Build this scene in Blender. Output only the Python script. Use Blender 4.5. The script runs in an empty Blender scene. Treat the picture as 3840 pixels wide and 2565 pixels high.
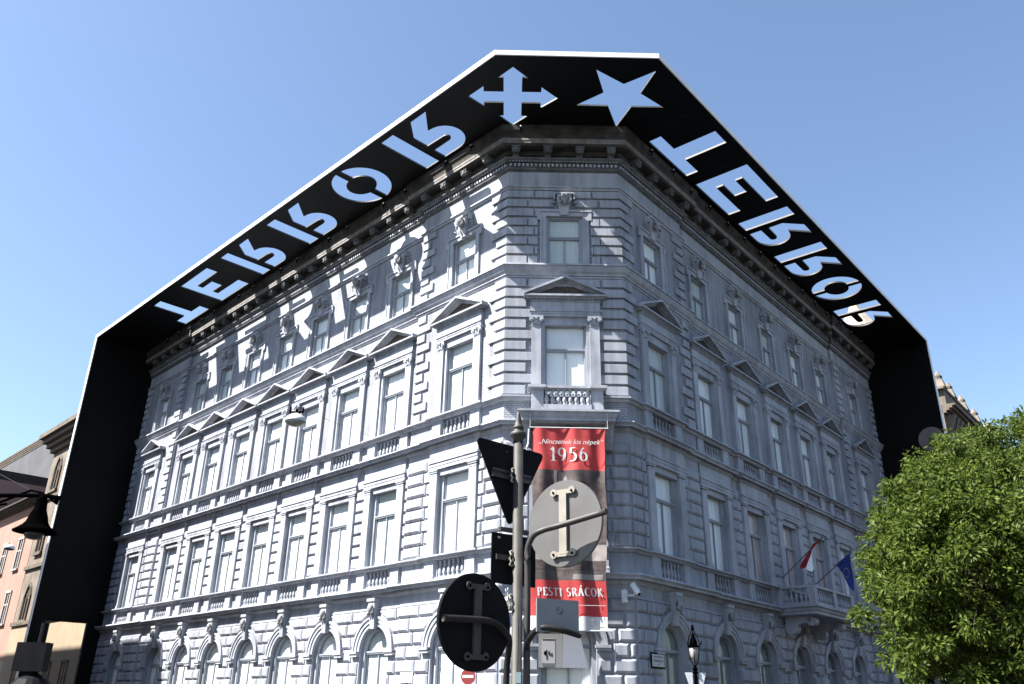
import bpy, math, random
import numpy as np
from math import sin, cos, pi, radians, sqrt, atan2
from mathutils import Matrix, Vector
S = bpy.context.scene
COL = S.collection
RND = random.Random(7)

# ------------------------------------------------------------------ camera
PITCH, ROLL = 0.414235, 0.017248
cam = bpy.data.cameras.new('camera'); camo = bpy.data.objects.new('camera', cam); COL.objects.link(camo)
cam.lens = 29.448; cam.sensor_width = 36; cam.sensor_fit = 'HORIZONTAL'; cam.clip_start = 0.1; cam.clip_end = 3000
_u0 = Vector((0, -sin(PITCH), cos(PITCH))); _f = Vector((0, cos(PITCH), sin(PITCH))); _x = Vector((1, 0, 0))
_r = _x*cos(ROLL) + _u0*sin(ROLL); _u = -_x*sin(ROLL) + _u0*cos(ROLL)
M4 = Matrix((( _r.x, _u.x, -_f.x, 0), (_r.y, _u.y, -_f.y, 0), (_r.z, _u.z, -_f.z, 1.6), (0, 0, 0, 1)))
camo.matrix_world = M4
S.camera = camo

# ------------------------------------------------------------------ sky, sun, exposure
SUN_EL, SUN_AZ = radians(51.0), radians(252.4)
world = bpy.data.worlds.new('World'); S.world = world; world.use_nodes = True
_n = world.node_tree.nodes; _l = world.node_tree.links
sky = _n.new('ShaderNodeTexSky'); sky.sky_type = 'NISHITA'; sky.sun_disc = False
sky.sun_elevation = SUN_EL; sky.sun_rotation = SUN_AZ
sky.altitude = 100; sky.air_density = 1.0; sky.dust_density = 0.85; sky.ozone_density = 1.6
_l.new(sky.outputs[0], _n['Background'].inputs[0]); _n['Background'].inputs[1].default_value = 0.056
sunl = bpy.data.lights.new('sun', 'SUN'); sunl.energy = 4.5; sunl.angle = radians(0.53); sunl.color = (1.0, 0.955, 0.89)
suno = bpy.data.objects.new('sun', sunl); COL.objects.link(suno)
SUNV = Vector((sin(SUN_AZ)*cos(SUN_EL), cos(SUN_AZ)*cos(SUN_EL), sin(SUN_EL)))
suno.rotation_euler = SUNV.to_track_quat('Z', 'Y').to_euler(); suno.location = SUNV*80
S.view_settings.view_transform = 'Standard'; S.view_settings.look = 'None'; S.view_settings.gamma = 1
S.view_settings.use_curve_mapping = False; S.view_settings.exposure = 2.22
S.render.engine = 'CYCLES'
S.cycles.max_bounces = 6; S.cycles.transparent_max_bounces = 12

# ------------------------------------------------------------------ materials
KEEP = ('grey_blue', 'flag_white', 'white_fascia', 'white_roller'); KS = 0.6
def sc_(name, c): return tuple(c) if name.startswith(KEEP) else tuple(x*KS for x in c)
def mat(name, col, rough=0.6, metal=0.0, spec=0.5, coat=0.0):
    col = sc_(name, col)
    m = bpy.data.materials.new(name); m.use_nodes = True
    b = m.node_tree.nodes['Principled BSDF']
    b.inputs['Base Color'].default_value = (*col, 1); b.inputs['Roughness'].default_value = rough
    b.inputs['Metallic'].default_value = metal; b.inputs['Specular IOR Level'].default_value = spec
    if coat: b.inputs['Coat Weight'].default_value = coat
    return m
def noisy(name, c1, c2, scale=2.0, rough=0.75, detail=6, bump=0.0, bscale=30, metal=0.0, streak=False, dist=0.02, lo=0.35, hi=0.65, grime=0.0):
    m = mat(name, c1, rough, metal); c1 = sc_(name, c1); c2 = sc_(name, c2); nt = m.node_tree; N = nt.nodes; L = nt.links; b = N['Principled BSDF']
    g = N.new('ShaderNodeNewGeometry'); mp = N.new('ShaderNodeMapping'); L.new(g.outputs['Position'], mp.inputs[0])
    if streak: mp.inputs['Scale'].default_value = (1, 1, 0.12)
    t = N.new('ShaderNodeTexNoise'); t.inputs['Scale'].default_value = scale; t.inputs['Detail'].default_value = detail
    L.new(mp.outputs[0], t.inputs['Vector'])
    r = N.new('ShaderNodeValToRGB'); r.color_ramp.elements[0].position = lo; r.color_ramp.elements[1].position = hi
    r.color_ramp.elements[0].color = (*c1, 1); r.color_ramp.elements[1].color = (*c2, 1)
    L.new(t.outputs['Fac'], r.inputs[0]); L.new(r.outputs[0], b.inputs['Base Color'])
    if grime:
        mp3 = N.new('ShaderNodeMapping'); L.new(g.outputs['Position'], mp3.inputs[0]); mp3.inputs['Scale'].default_value = (1, 1, .10)
        t3 = N.new('ShaderNodeTexNoise'); t3.inputs['Scale'].default_value = 4.5; t3.inputs['Detail'].default_value = 5; L.new(mp3.outputs[0], t3.inputs['Vector'])
        t4 = N.new('ShaderNodeTexNoise'); t4.inputs['Scale'].default_value = .55; t4.inputs['Detail'].default_value = 7; L.new(g.outputs['Position'], t4.inputs['Vector'])
        mu = N.new('ShaderNodeMath'); mu.operation = 'MULTIPLY'; L.new(t3.outputs['Fac'], mu.inputs[0]); L.new(t4.outputs['Fac'], mu.inputs[1])
        mr = N.new('ShaderNodeMapRange'); mr.inputs['From Min'].default_value = .16; mr.inputs['From Max'].default_value = .40; mr.inputs['To Min'].default_value = 1.08; mr.inputs['To Max'].default_value = 1-grime; L.new(mu.outputs[0], mr.inputs[0])
        vm = N.new('ShaderNodeVectorMath'); vm.operation = 'SCALE'; L.new(r.outputs[0], vm.inputs[0]); L.new(mr.outputs[0], vm.inputs['Scale']); L.new(vm.outputs[0], b.inputs['Base Color'])
    if bump:
        t2 = N.new('ShaderNodeTexNoise'); t2.inputs['Scale'].default_value = bscale; t2.inputs['Detail'].default_value = 4
        L.new(g.outputs['Position'], t2.inputs['Vector'])
        bp = N.new('ShaderNodeBump'); bp.inputs['Strength'].default_value = bump; bp.inputs['Distance'].default_value = dist
        L.new(t2.outputs['Fac'], bp.inputs['Height']); L.new(bp.outputs[0], b.inputs['Normal'])
    return m
PA, PB = (0.25, 0.267, 0.308), (0.32, 0.336, 0.375)
M_PAINT = noisy('grey_blue_paint', PA, PB, 0.9, 0.7, bump=0.25, bscale=14, streak=True, dist=0.01, grime=.38)
M_TRIM = noisy('grey_blue_trim', (0.27, 0.288, 0.33), (0.335, 0.35, 0.388), 1.7, 0.62, bump=0.15, bscale=22, dist=0.008, grime=.34)
M_BRICK = noisy('grey_blue_brickwork', PA, PB, 0.9, 0.75, streak=True, grime=.36)
def _brickbump():
    nt = M_BRICK.node_tree; N = nt.nodes; L = nt.links; b = N['Principled BSDF']
    tc = N.new('ShaderNodeTexCoord'); sp = N.new('ShaderNodeSeparateXYZ'); cb = N.new('ShaderNodeCombineXYZ')
    L.new(tc.outputs['Object'], sp.inputs[0]); L.new(sp.outputs['X'], cb.inputs['X']); L.new(sp.outputs['Z'], cb.inputs['Y'])
    br = N.new('ShaderNodeTexBrick'); br.inputs['Scale'].default_value = 1; br.inputs['Brick Width'].default_value = 0.17
    br.inputs['Row Height'].default_value = 0.085; br.inputs['Mortar Size'].default_value = 0.011; br.inputs['Mortar Smooth'].default_value = 0.4
    br.inputs['Color1'].default_value = (1, 1, 1, 1); br.inputs['Color2'].default_value = (.9, .9, .9, 1); br.inputs['Mortar'].default_value = (0, 0, 0, 1)
    L.new(cb.outputs[0], br.inputs['Vector'])
    bp = N.new('ShaderNodeBump'); bp.inputs['Strength'].default_value = 1.0; bp.inputs['Distance'].default_value = 0.035
    L.new(br.outputs['Color'], bp.inputs['Height']); L.new(bp.outputs[0], b.inputs['Normal'])
    mx = N.new('ShaderNodeMixRGB'); mx.blend_type = 'MULTIPLY'; mx.inputs['Fac'].default_value = 0.34
    src = b.inputs['Base Color'].links[0].from_socket
    L.new(src, mx.inputs['Color1']); L.new(br.outputs['Color'], mx.inputs['Color2']); L.new(mx.outputs[0], b.inputs['Base Color'])
_brickbump()
M_DIRTY_SHADE = noisy('weathered_shade_brown_stone', (0.03, 0.029, 0.027), (0.085, 0.079, 0.071), 2.2, 0.9, bump=0.6, bscale=9, dist=0.03)  # dirty brown stone, darkened further to carry the canopy's shade
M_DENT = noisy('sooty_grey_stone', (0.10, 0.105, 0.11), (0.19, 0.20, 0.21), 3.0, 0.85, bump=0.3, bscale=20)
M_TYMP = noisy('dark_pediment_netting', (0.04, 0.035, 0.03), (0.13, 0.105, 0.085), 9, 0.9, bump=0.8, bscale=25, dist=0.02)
M_MASK = noisy('carved_mask_stone', (0.25, 0.25, 0.26), (0.52, 0.53, 0.56), 6, 0.8, bump=0.5, bscale=25, dist=0.01)
M_FRAME = mat('window_frame_grey', (0.42, 0.46, 0.53), 0.5)
M_BLIND = noisy('white_roller_blind', (0.66, 0.68, 0.67), (0.76, 0.78, 0.77), 0.8, 0.85)
M_BLACK = noisy('black_painted_metal', (0.003, 0.0035, 0.004), (0.0055, 0.006, 0.0065), 1.1, 0.5, bump=0.05, bscale=3)
M_BLACK.node_tree.nodes['Principled BSDF'].inputs['Specular IOR Level'].default_value = 0.12
M_LEG = noisy('black_painted_metal_sheet', (0.004, 0.0045, 0.005), (0.006, 0.0065, 0.007), 0.7, 0.6)
M_LEG.node_tree.nodes['Principled BSDF'].inputs['Specular IOR Level'].default_value = 0.08
M_LEG.node_tree.nodes['Principled BSDF'].inputs['Base Color'].default_value = (.002, .002, .002, 1)
M_EDGE = noisy('brushed_edge_metal', (0.08, 0.08, 0.08), (0.14, 0.135, 0.13), 4, 0.6)
M_EDGE_LIT = noisy('lit_edge_metal', (0.115, 0.105, 0.098), (0.17, 0.158, 0.145), 4, 0.6)  # paler copy of the edge metal for the sunlit right-hand cut-outs
M_FASCIA = noisy('white_fascia_metal', (0.70, 0.70, 0.69), (0.80, 0.80, 0.80), 1.5, 0.4)
M_RED = noisy('banner_red_cloth', (0.56, 0.05, 0.05), (0.68, 0.06, 0.06), 1.2, 0.8)
M_WHITE = mat('white_print', (0.8, 0.8, 0.8), 0.7)
M_ARM = noisy('dark_painted_tube', (0.012, 0.011, 0.011), (0.026, 0.023, 0.023), 12, 0.55)
M_POLE = noisy('grey_galvanised_pole', (0.03, 0.027, 0.024), (0.055, 0.05, 0.044), 12, 0.6, bump=0.15, bscale=60, dist=0.002)
M_SIGNBACK = noisy('grey_sign_back', (0.095, 0.093, 0.09), (0.12, 0.117, 0.112), 5, 0.5)
M_SIGNDARK = noisy('dark_shaded_sign_back', (0.009, 0.010, 0.012), (0.015, 0.016, 0.018), 5, 0.55)  # sign-back grey darkened for backs turned from the sun; also signal head, liner
M_STRAP = noisy('cream_bracket_metal', (0.29, 0.262, 0.215), (0.365, 0.335, 0.28), 12, 0.5)
M_STRAPD = noisy('dark_bracket_metal', (0.035, 0.035, 0.037), (0.055, 0.055, 0.057), 12, 0.5)
M_IRON = noisy('black_cast_iron', (0.001, 0.001, 0.0015), (0.003, 0.003, 0.003), 20, 0.7)
M_IRON.node_tree.nodes['Principled BSDF'].inputs['Specular IOR Level'].default_value = 0.25
M_CABLE = mat('dark_cable', (0.03, 0.03, 0.03), 0.6)
M_LAMPW = noisy('white_enamel', (0.75, 0.77, 0.8), (0.9, 0.92, 0.94), 6, 0.4)
for _m, _s in ((M_IRON, .0), (M_SIGNDARK, .05), (M_ARM, .2), (M_CABLE, .1)): _m.node_tree.nodes['Principled BSDF'].inputs['Specular IOR Level'].default_value = _s
def glass_mat(name, tint=(0.97, 0.985, 0.99), f=0.14):
    m = bpy.data.materials.new(name); m.use_nodes = True; N = m.node_tree.nodes; L = m.node_tree.links
    N.remove(N['Principled BSDF']); out = N['Material Output']
    t = N.new('ShaderNodeBsdfTransparent'); t.inputs[0].default_value = (*tint, 1)
    g = N.new('ShaderNodeBsdfGlossy'); g.inputs['Roughness'].default_value = 0.06
    fr = N.new('ShaderNodeLayerWeight'); fr.inputs['Blend'].default_value = 0.5
    pw = N.new('ShaderNodeMath'); pw.operation = 'POWER'; pw.inputs[1].default_value = 4; L.new(fr.outputs['Facing'], pw.inputs[0])
    ad = N.new('ShaderNodeMath'); ad.operation = 'MULTIPLY_ADD'; ad.inputs[1].default_value = 0.35; ad.inputs[2].default_value = 0.04; fr = pw
    mx = N.new('ShaderNodeMixShader'); L.new(fr.outputs[0], ad.inputs[0]); L.new(ad.outputs[0], mx.inputs[0])
    L.new(t.outputs[0], mx.inputs[1]); L.new(g.outputs[0], mx.inputs[2]); L.new(mx.outputs[0], out.inputs[0])
    return m
M_GLASS = glass_mat('window_glass')
M_BLIND2 = noisy('warm_roller_blind', (0.62, 0.50, 0.47), (0.78, 0.66, 0.62), 0.8, 0.85)
M_BLIND3 = noisy('greenish_roller_blind', (0.72, 0.80, 0.78), (0.86, 0.93, 0.90), 0.8, 0.85)
M_BLIND4 = noisy('dim_roller_blind', (0.26, 0.31, 0.31), (0.36, 0.42, 0.41), 0.8, 0.85)
M_DARKWIN = mat('dark_window', (0.03, 0.035, 0.04), 0.15)

# ------------------------------------------------------------------ helpers
class MB:
    def __init__(s): s.v = []; s.f = []; s.m = []
    def quad(s, a, b, c, d, m=0):
        i = len(s.v); s.v += [a, b, c, d]; s.f.append((i, i+1, i+2, i+3)); s.m.append(m)
    def tri(s, a, b, c, m=0):
        i = len(s.v); s.v += [a, b, c]; s.f.append((i, i+1, i+2)); s.m.append(m)
    def poly(s, pts, m=0):
        i = len(s.v); s.v += list(pts); s.f.append(tuple(range(i, i+len(pts)))); s.m.append(m)
    def box(s, x0, x1, y0, y1, z0, z1, m=0):
        s.frustum((x0, x1, y0, y1), z0, (x0, x1, y0, y1), z1, m)
    def frustum(s, a, z0, b, z1, m=0):
        i = len(s.v)
        s.v += [(a[0], a[2], z0), (a[1], a[2], z0), (a[1], a[3], z0), (a[0], a[3], z0), (b[0], b[2], z1), (b[1], b[2], z1), (b[1], b[3], z1), (b[0], b[3], z1)]
        for q in ((0, 3, 2, 1), (4, 5, 6, 7), (0, 1, 5, 4), (1, 2, 6, 5), (2, 3, 7, 6), (3, 0, 4, 7)):
            s.f.append(tuple(i+k for k in q)); s.m.append(m)
    def lathe(s, prof, n=12, c=(0, 0, 0), m=0, axis='z'):
        i = len(s.v)
        for r, z in prof:
            for k in range(n):
                a = 2*pi*k/n; p = (r*cos(a), r*sin(a), z)
                if axis == 'y': p = (p[0], p[2], p[1])
                if axis == 'x': p = (p[2], p[0], p[1])
                s.v.append((c[0]+p[0], c[1]+p[1], c[2]+p[2]))
        for j in range(len(prof)-1):
            for k in range(n):
                s.f.append((i+j*n+k, i+j*n+(k+1) % n, i+(j+1)*n+(k+1) % n, i+(j+1)*n+k)); s.m.append(m)
        s.f.append(tuple(i+k for k in reversed(range(n)))); s.m.append(m)
        s.f.append(tuple(i+(len(prof)-1)*n+k for k in range(n))); s.m.append(m)
    def tube(s, pts, r, n=8, m=0):
        pts = [Vector(p) for p in pts]; i = len(s.v); rr = r if isinstance(r, (list, tuple)) else [r]*len(pts)
        for j, p in enumerate(pts):
            d = (pts[min(j+1, len(pts)-1)] - pts[max(j-1, 0)]).normalized()
            a = d.cross(Vector((0, 0, 1)));
            if a.length < 1e-3: a = d.cross(Vector((0, 1, 0)))
            a.normalize(); b = d.cross(a)
            for k in range(n):
                t = 2*pi*k/n; q = p + a*cos(t)*rr[j] + b*sin(t)*rr[j]; s.v.append(tuple(q))
        for j in range(len(pts)-1):
            for k in range(n):
                s.f.append((i+j*n+k, i+j*n+(k+1) % n, i+(j+1)*n+(k+1) % n, i+(j+1)*n+k)); s.m.append(m)
        s.f.append(tuple(i+k for k in range(n))); s.m.append(m)
        e = i+(len(pts)-1)*n; s.f.append(tuple(e+k for k in range(n))); s.m.append(m)
    def mesh(s, name, mats, smooth=False):
        me = bpy.data.meshes.new(name); me.from_pydata(s.v, [], s.f)
        for m in (mats if isinstance(mats, (list, tuple)) else [mats]): me.materials.append(m)
        if len(me.materials) > 1: me.polygons.foreach_set('material_index', s.m)
        if smooth: me.polygons.foreach_set('use_smooth', [True]*len(me.polygons))
        me.update(); return me
def put(name, me, mtx=None, parent=None, **kw):
    o = bpy.data.objects.new(name, me); COL.objects.link(o)
    if parent is not None: o.parent = parent
    if mtx is not None: o.matrix_local = mtx
    for k, v in kw.items(): o[k] = v
    return o
def thing(name, label, cat, loc=(0, 0, 0), rz=0, group=None):
    o = bpy.data.objects.new(name, None); COL.objects.link(o); o.empty_display_size = 0.3
    o.location = loc; o.rotation_euler = (0, 0, rz); o['label'] = label; o['category'] = cat
    if group: o['group'] = group
    bpy.context.view_layer.update() if False else None
    return o
T = lambda x, y, z: Matrix.Translation((x, y, z))

# facade frames: local x to the viewer's right, y into the wall, z up; u runs away from the corner, w outward
aL, aR = 0.796283, 0.868446
nL = (-sin(aL), -cos(aL)); dL = (-cos(aL), sin(aL)); nR = (sin(aR), -cos(aR)); dR = (cos(aR), sin(aR))
oA = (-0.08864 + .12*nL[0], 28.3 + .12*nL[1]); oB = (4.00715 + .12*nR[0], 28.3 + .12*nR[1])
def fmat(o, X, n): return Matrix(((X[0], -n[0], 0, o[0]), (X[1], -n[1], 0, o[1]), (0, 0, 1, 0), (0, 0, 0, 1)))
FR = {'L': (oA, (-dL[0], -dL[1]), nL, -1), 'R': (oB, dR, nR, 1), 'C': ((-0.08864, 28.3), (1, 0), (0, -1), 1)}
FM = {k: fmat(*v[:3]) for k, v in FR.items()}
SX = {k: v[3] for k, v in FR.items()}
def W(fac, u, w, z=0):
    return FM[fac] @ Vector((SX[fac]*u, -w, z))
def FT(fac, u, w, z=0): return FM[fac] @ T(SX[fac]*u, -w, z)
U0 = {'L': 0.117, 'R': 0.101, 'C': -0.168}; U1 = {'L': 34.3, 'R': 29.6, 'C': 4.253}
SEG = {'L': [(0.117, 5.4, 0), (5.4, 28.4, -.12), (28.4, 34.3, 0)], 'R': [(0.101, 5.1, 0), (5.1, 22.9, -.12), (22.9, 29.6, 0)], 'C': [(-.168, 4.253, 0)]}
WIN = {'L': [2.62, 6.98, 10.24, 13.5, 16.75, 20.0, 23.24, 26.46, 31.3], 'R': [2.45, 6.6, 10.17, 13.75, 17.3, 20.8, 25.75], 'C': [2.06]}
def base_w(fac, u):
    for a, b, w in SEG[fac]:
        if a <= u <= b: return w
    return 0

# ================================================================== THE GREY CORNER BUILDING
bld = thing('corner_building', 'large pale grey-blue corner building with pediments and arched ground floor under a black frame', 'building', (0, 0, 0))

# ---- walls with openings
FLO = {'G': (0.0, 5.42), 'F': (5.42, 10.66), 'S': (10.66, 16.75), 'T': (16.75, 20.72), 'Z': (20.72, 23.42)}
def openings(fac, fl):
    o = []
    for c in WIN[fac]:
        if fl == 'G': o.append((c-.88, c+.88, 0.6, 3.55, True, .5))
        if fl == 'F': o += [(c-.88, c+.88, 6.62, 9.62, False, .4), (c-.74, c+.74, 5.86, 6.44, False, -.13)]
        if fl == 'S': o += [(c-.88, c+.88, 11.95, 14.78, False, .4), (c-.74, c+.74, 11.02, 11.70, False, -.13)]
        if fl == 'T': o.append((c-.70, c+.70, 17.28, 19.48, False, .34))
    return o
def wall_strip(mb, fac, u0, u1, w, z0, z1, ops, mi):
    sx = SX[fac]
    def P(u, ww, z): return (sx*u, -ww, z)
    def rect(ua, ub, za, zb, ww=w):
        if ub-ua > 1e-4 and zb-za > 1e-4: mb.quad(P(ua, ww, za), P(ub, ww, za), P(ub, ww, zb), P(ua, ww, zb), mi)
    ops = [o for o in ops if u0 <= (o[0]+o[1])/2 <= u1]
    cols = sorted(set((round(o[0], 4), round(o[1], 4)) for o in ops))
    # merge overlapping columns
    mc = []
    for a, b in cols:
        if mc and a < mc[-1][1]: mc[-1] = (min(mc[-1][0], a), max(mc[-1][1], b))
        else: mc.append((a, b))
    cur = u0
    for a, b in mc:
        rect(cur, a, z0, z1); cur = b
        zc = z0
        for (oa, ob, za, zb, arch, dep) in sorted([o for o in ops if a-1e-3 <= o[0] and o[1] <= b+1e-3], key=lambda q: q[2]):
            rect(a, b, zc, za); rect(a, oa, za, zb); rect(ob, b, za, zb)
            d = abs(dep); wi = w-d
            mb.quad(P(oa, w, za), P(oa, wi, za), P(oa, wi, zb), P(oa, w, zb), mi); mb.quad(P(ob, w, za), P(ob, wi, za), P(ob, wi, zb), P(ob, w, zb), mi)
            mb.quad(P(oa, w, za), P(ob, w, za), P(ob, wi, za), P(oa, wi, za), mi)
            if not arch:
                mb.quad(P(oa, w, zb), P(ob, w, zb), P(ob, wi, zb), P(oa, wi, zb), mi); zc = zb
                if dep < 0: mb.quad(P(oa, wi, za), P(ob, wi, za), P(ob, wi, zb), P(oa, wi, zb), mi)
            else:
                r = (ob-oa)/2; c = (oa+ob)/2; n = 20; pr = None
                for k in range(n+1):
                    t = pi*k/n; pu = c - r*cos(t); pz = zb + r*sin(t)
                    if pr:
                        mb.quad(P(pr[0], w, pr[1]), P(pu, w, pz), P(pu, w, z1), P(pr[0], w, z1), mi)
                        mb.quad(P(pr[0], w, pr[1]), P(pu, w, pz), P(pu, wi, pz), P(pr[0], wi, pr[1]), mi)
                    pr = (pu, pz)
                zc = z1
        rect(a, b, zc, z1)
    rect(cur, u1, z0, z1)
for fac in 'LCR':
    mb = MB()
    for fl, (z0, z1) in FLO.items():
        for (a, b, w) in SEG[fac]:
            wall_strip(mb, fac, a, b, w, z0, z1, openings(fac, fl), 1 if fl in 'ST' else 0)
    for i in range(len(SEG[fac])-1):
        u = SEG[fac][i][1]; w1 = SEG[fac][i][2]; w2 = SEG[fac][i+1][2]
        mb.quad((SX[fac]*u, -w1, 0), (SX[fac]*u, -w2, 0), (SX[fac]*u, -w2, 23.42), (SX[fac]*u, -w1, 23.42), 0)
    put('wall', mb.mesh('wall_'+fac, [M_PAINT, M_BRICK]), FM[fac], bld)
# rear shell, roof and inside floors
eL = W('L', 34.3, 0); eR = W('R', 29.6, 0); A_ = W('L', .117, 0); B_ = W('R', .101, 0)
bk = [W('L', 34.3, -14), W('R', 29.6, -14)]
ix = (0.5*(bk[0].x+bk[1].x)*0.2, 50)
mb = MB()
ring = [tuple(eL.xy), tuple(bk[0].xy), (2.0, 51.0), tuple(bk[1].xy), tuple(eR.xy)]
for i in range(4):
    a, b = ring[i], ring[i+1]; mb.quad((*a, 0), (*b, 0), (*b, 23.3), (*a, 23.3))
put('rear_wall', mb.mesh('rear_wall', M_PAINT), None, bld)
mb = MB()
def inset(fac, u, w): q = W(fac, u, w); return (q.x, q.y)
rp = [inset('L', 34.3, -.2), inset('L', .3, -.2), inset('R', .3, -.2), inset('R', 29.6, -.2), tuple(bk[1].xy), (2, 51), tuple(bk[0].xy)]
mb.poly([(x, y, 23.38) for x, y in rp]); put('roof', mb.mesh('roof', M_DENT), None, bld)
# dark room liner behind the windows
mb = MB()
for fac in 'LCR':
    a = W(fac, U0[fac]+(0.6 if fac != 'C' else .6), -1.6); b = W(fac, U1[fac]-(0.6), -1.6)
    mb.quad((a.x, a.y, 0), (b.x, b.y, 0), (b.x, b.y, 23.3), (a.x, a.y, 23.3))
put('room_liner', mb.mesh('room_liner', M_SIGNDARK), None, bld)

# ---- mouldings swept along the whole front
def path_pts(ress=0, rh=0, pav=True):
    """outline of the front, far left end to far right end; optional break-forward (ress) of half width rh at each window"""
    pts = []
    def side(fac):
        ev = []
        for (a, b, w) in SEG[fac]:
            cs = [c for c in WIN[fac] if a < c < b] if ress else []
            ev.append((a, w))
            for c in cs: ev += [(c-rh, w), (c-rh, w+ress), (c+rh, w+ress), (c+rh, w)]
            ev.append((b, w))
        return ev
    l = side('L')[::-1]; r = side('R')
    pts += [W('L', u, w).xy for u, w in l]; pts += [W('R', u, w).xy for u, w in r]
    out = []
    for p in pts:
        if not out or (p-out[-1]).length > 1e-4: out.append(p)
    return out
def sweep(mb, pts, prof, mi=0, close=True):
    """pts left to right seen from the street; prof list of (w outward, z)"""
    n = len(pts); nor = []
    for i in range(n-1):
        d = (pts[i+1]-pts[i]).normalized(); nor.append(Vector((d.y, -d.x)))
    rows = []
    for i, p in enumerate(pts):
        a = nor[max(i-1, 0)]; b = nor[min(i, n-2)]
        m = (a+b);
        m = m/ max(1e-6, (1+a.dot(b))) if (1+a.dot(b)) > .05 else a
        rows.append([(p.x+m.x*w, p.y+m.y*w, z) for w, z in prof])
    for i in range(n-1):
        for j in range(len(prof)-1):
            mb.quad(rows[i][j], rows[i+1][j], rows[i+1][j+1], rows[i][j+1], mi)
    if close:
        mb.poly(rows[0], mi); mb.poly(rows[-1], mi)
P0 = path_pts()
def mould(name, prof, m, pts=None):
    mb = MB(); sweep(mb, pts or P0, prof); put(name, mb.mesh(name, m), None, bld)
mould('plinth', [(0, 1.0), (.12, .95), (.12, 0)], M_PAINT)
mould('ground_floor_cornice', [(0, 5.80), (.42, 5.75), (.43, 5.69), (.38, 5.685), (.33, 5.62), (.33, 5.57), (.27, 5.57), (.26, 5.62), (.12, 5.62), (.11, 5.50), (.06, 5.44), (0, 5.41)], M_TRIM)
mould('frieze_fillet', [(0, 5.07), (.05, 5.06), (.05, 5.0), (0, 4.99)], M_TRIM)
PF = path_pts(.09, 1.36)
mould('first_floor_sill_band', [(0, 6.64), (.22, 6.62), (.22, 6.565), (.12, 6.56), (.08, 6.48), (0, 6.46)], M_TRIM, PF)
mould('first_floor_cornice', [(0, 10.98), (.36, 10.95), (.37, 10.90), (.33, 10.895), (.28, 10.83), (.28, 10.78), (.23, 10.78), (.22, 10.83), (.11, 10.83), (.10, 10.71), (.05, 10.66), (0, 10.62)], M_TRIM, PF)
mould('second_floor_sill_band', [(0, 11.92), (.24, 11.90), (.24, 11.845), (.13, 11.84), (.08, 11.75), (0, 11.73)], M_TRIM, path_pts(.09, 1.36))
mould('upper_string_course', [(0, 17.26), (.31, 17.22), (.32, 17.15), (.27, 17.145), (.25, 17.08), (.18, 16.95), (.10, 16.87), (.10, 16.81), (.045, 16.805), (.045, 16.73), (0, 16.70)], M_TRIM)
mould('frieze_moulding', [(0, 20.86), (.13, 20.84), (.135, 20.78), (.09, 20.775), (.06, 20.73), (.06, 20.69), (0, 20.68)], M_TRIM)
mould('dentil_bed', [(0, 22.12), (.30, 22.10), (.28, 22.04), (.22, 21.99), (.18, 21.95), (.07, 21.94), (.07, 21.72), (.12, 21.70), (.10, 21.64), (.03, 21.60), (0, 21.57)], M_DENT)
mould('crown_cornice', [(.02, 23.40), (.70, 23.405), (.68, 23.15), (.60, 23.05), (.57, 22.92), (.585, 22.90), (.585, 22.56), (.53, 22.50), (.16, 22.50), (.14, 22.30), (.02, 22.28)], M_DIRTY_SHADE)
mould('crown_fillet', [(.55, 22.80), (.61, 22.79), (.615, 22.70), (.595, 22.68), (.60, 22.575), (.55, 22.57)], noisy('pale_warm_fillet', (.20, .185, .175), (.34, .32, .31), 4, .85))  # paler corona band, lighter in colour where the sun strips land

# dentils: one carved row (too small to pick apart)
mb = MB()
def along(step, pts, fn):
    for i in range(len(pts)-1):
        a, b = pts[i], pts[i+1]; L_ = (b-a).length
        if L_ < .5: continue
        d = (b-a)/L_; nn = Vector((d.y, -d.x)); k = int(L_/step)
        for j in range(k): fn(a + d*(L_*(j+.5)/k), d, nn)
def dent(p, d, nn):
    i = len(mb.v); h = .045
    for w in (.06, .145):
        for s in (-h, h):
            for z in (21.77, 21.90): q = p+d*s+nn*w; mb.v.append((q.x, q.y, z))
    for q in ((4, 5, 7, 6), (0, 4, 6, 2), (0, 1, 5, 4), (2, 6, 7, 3), (1, 3, 7, 5)): mb.f.append(tuple(i+k for k in q)); mb.m.append(0)
along(.165, P0, dent)
def egg(p, d, nn):
    i = len(mb.v); h = .03
    for w in (.15, .215):
        for s in (-h, h):
            for z in (21.955, 22.02): q = p+d*s+nn*w; mb.v.append((q.x, q.y, z))
    for q in ((4, 5, 7, 6), (0, 4, 6, 2), (0, 1, 5, 4), (2, 6, 7, 3), (1, 3, 7, 5)): mb.f.append(tuple(i+k for k in q)); mb.m.append(0)
along(.12, P0, egg)
put('dentil_row', mb.mesh('dentil_row', M_TRIM), None, bld, kind='stuff')

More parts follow.
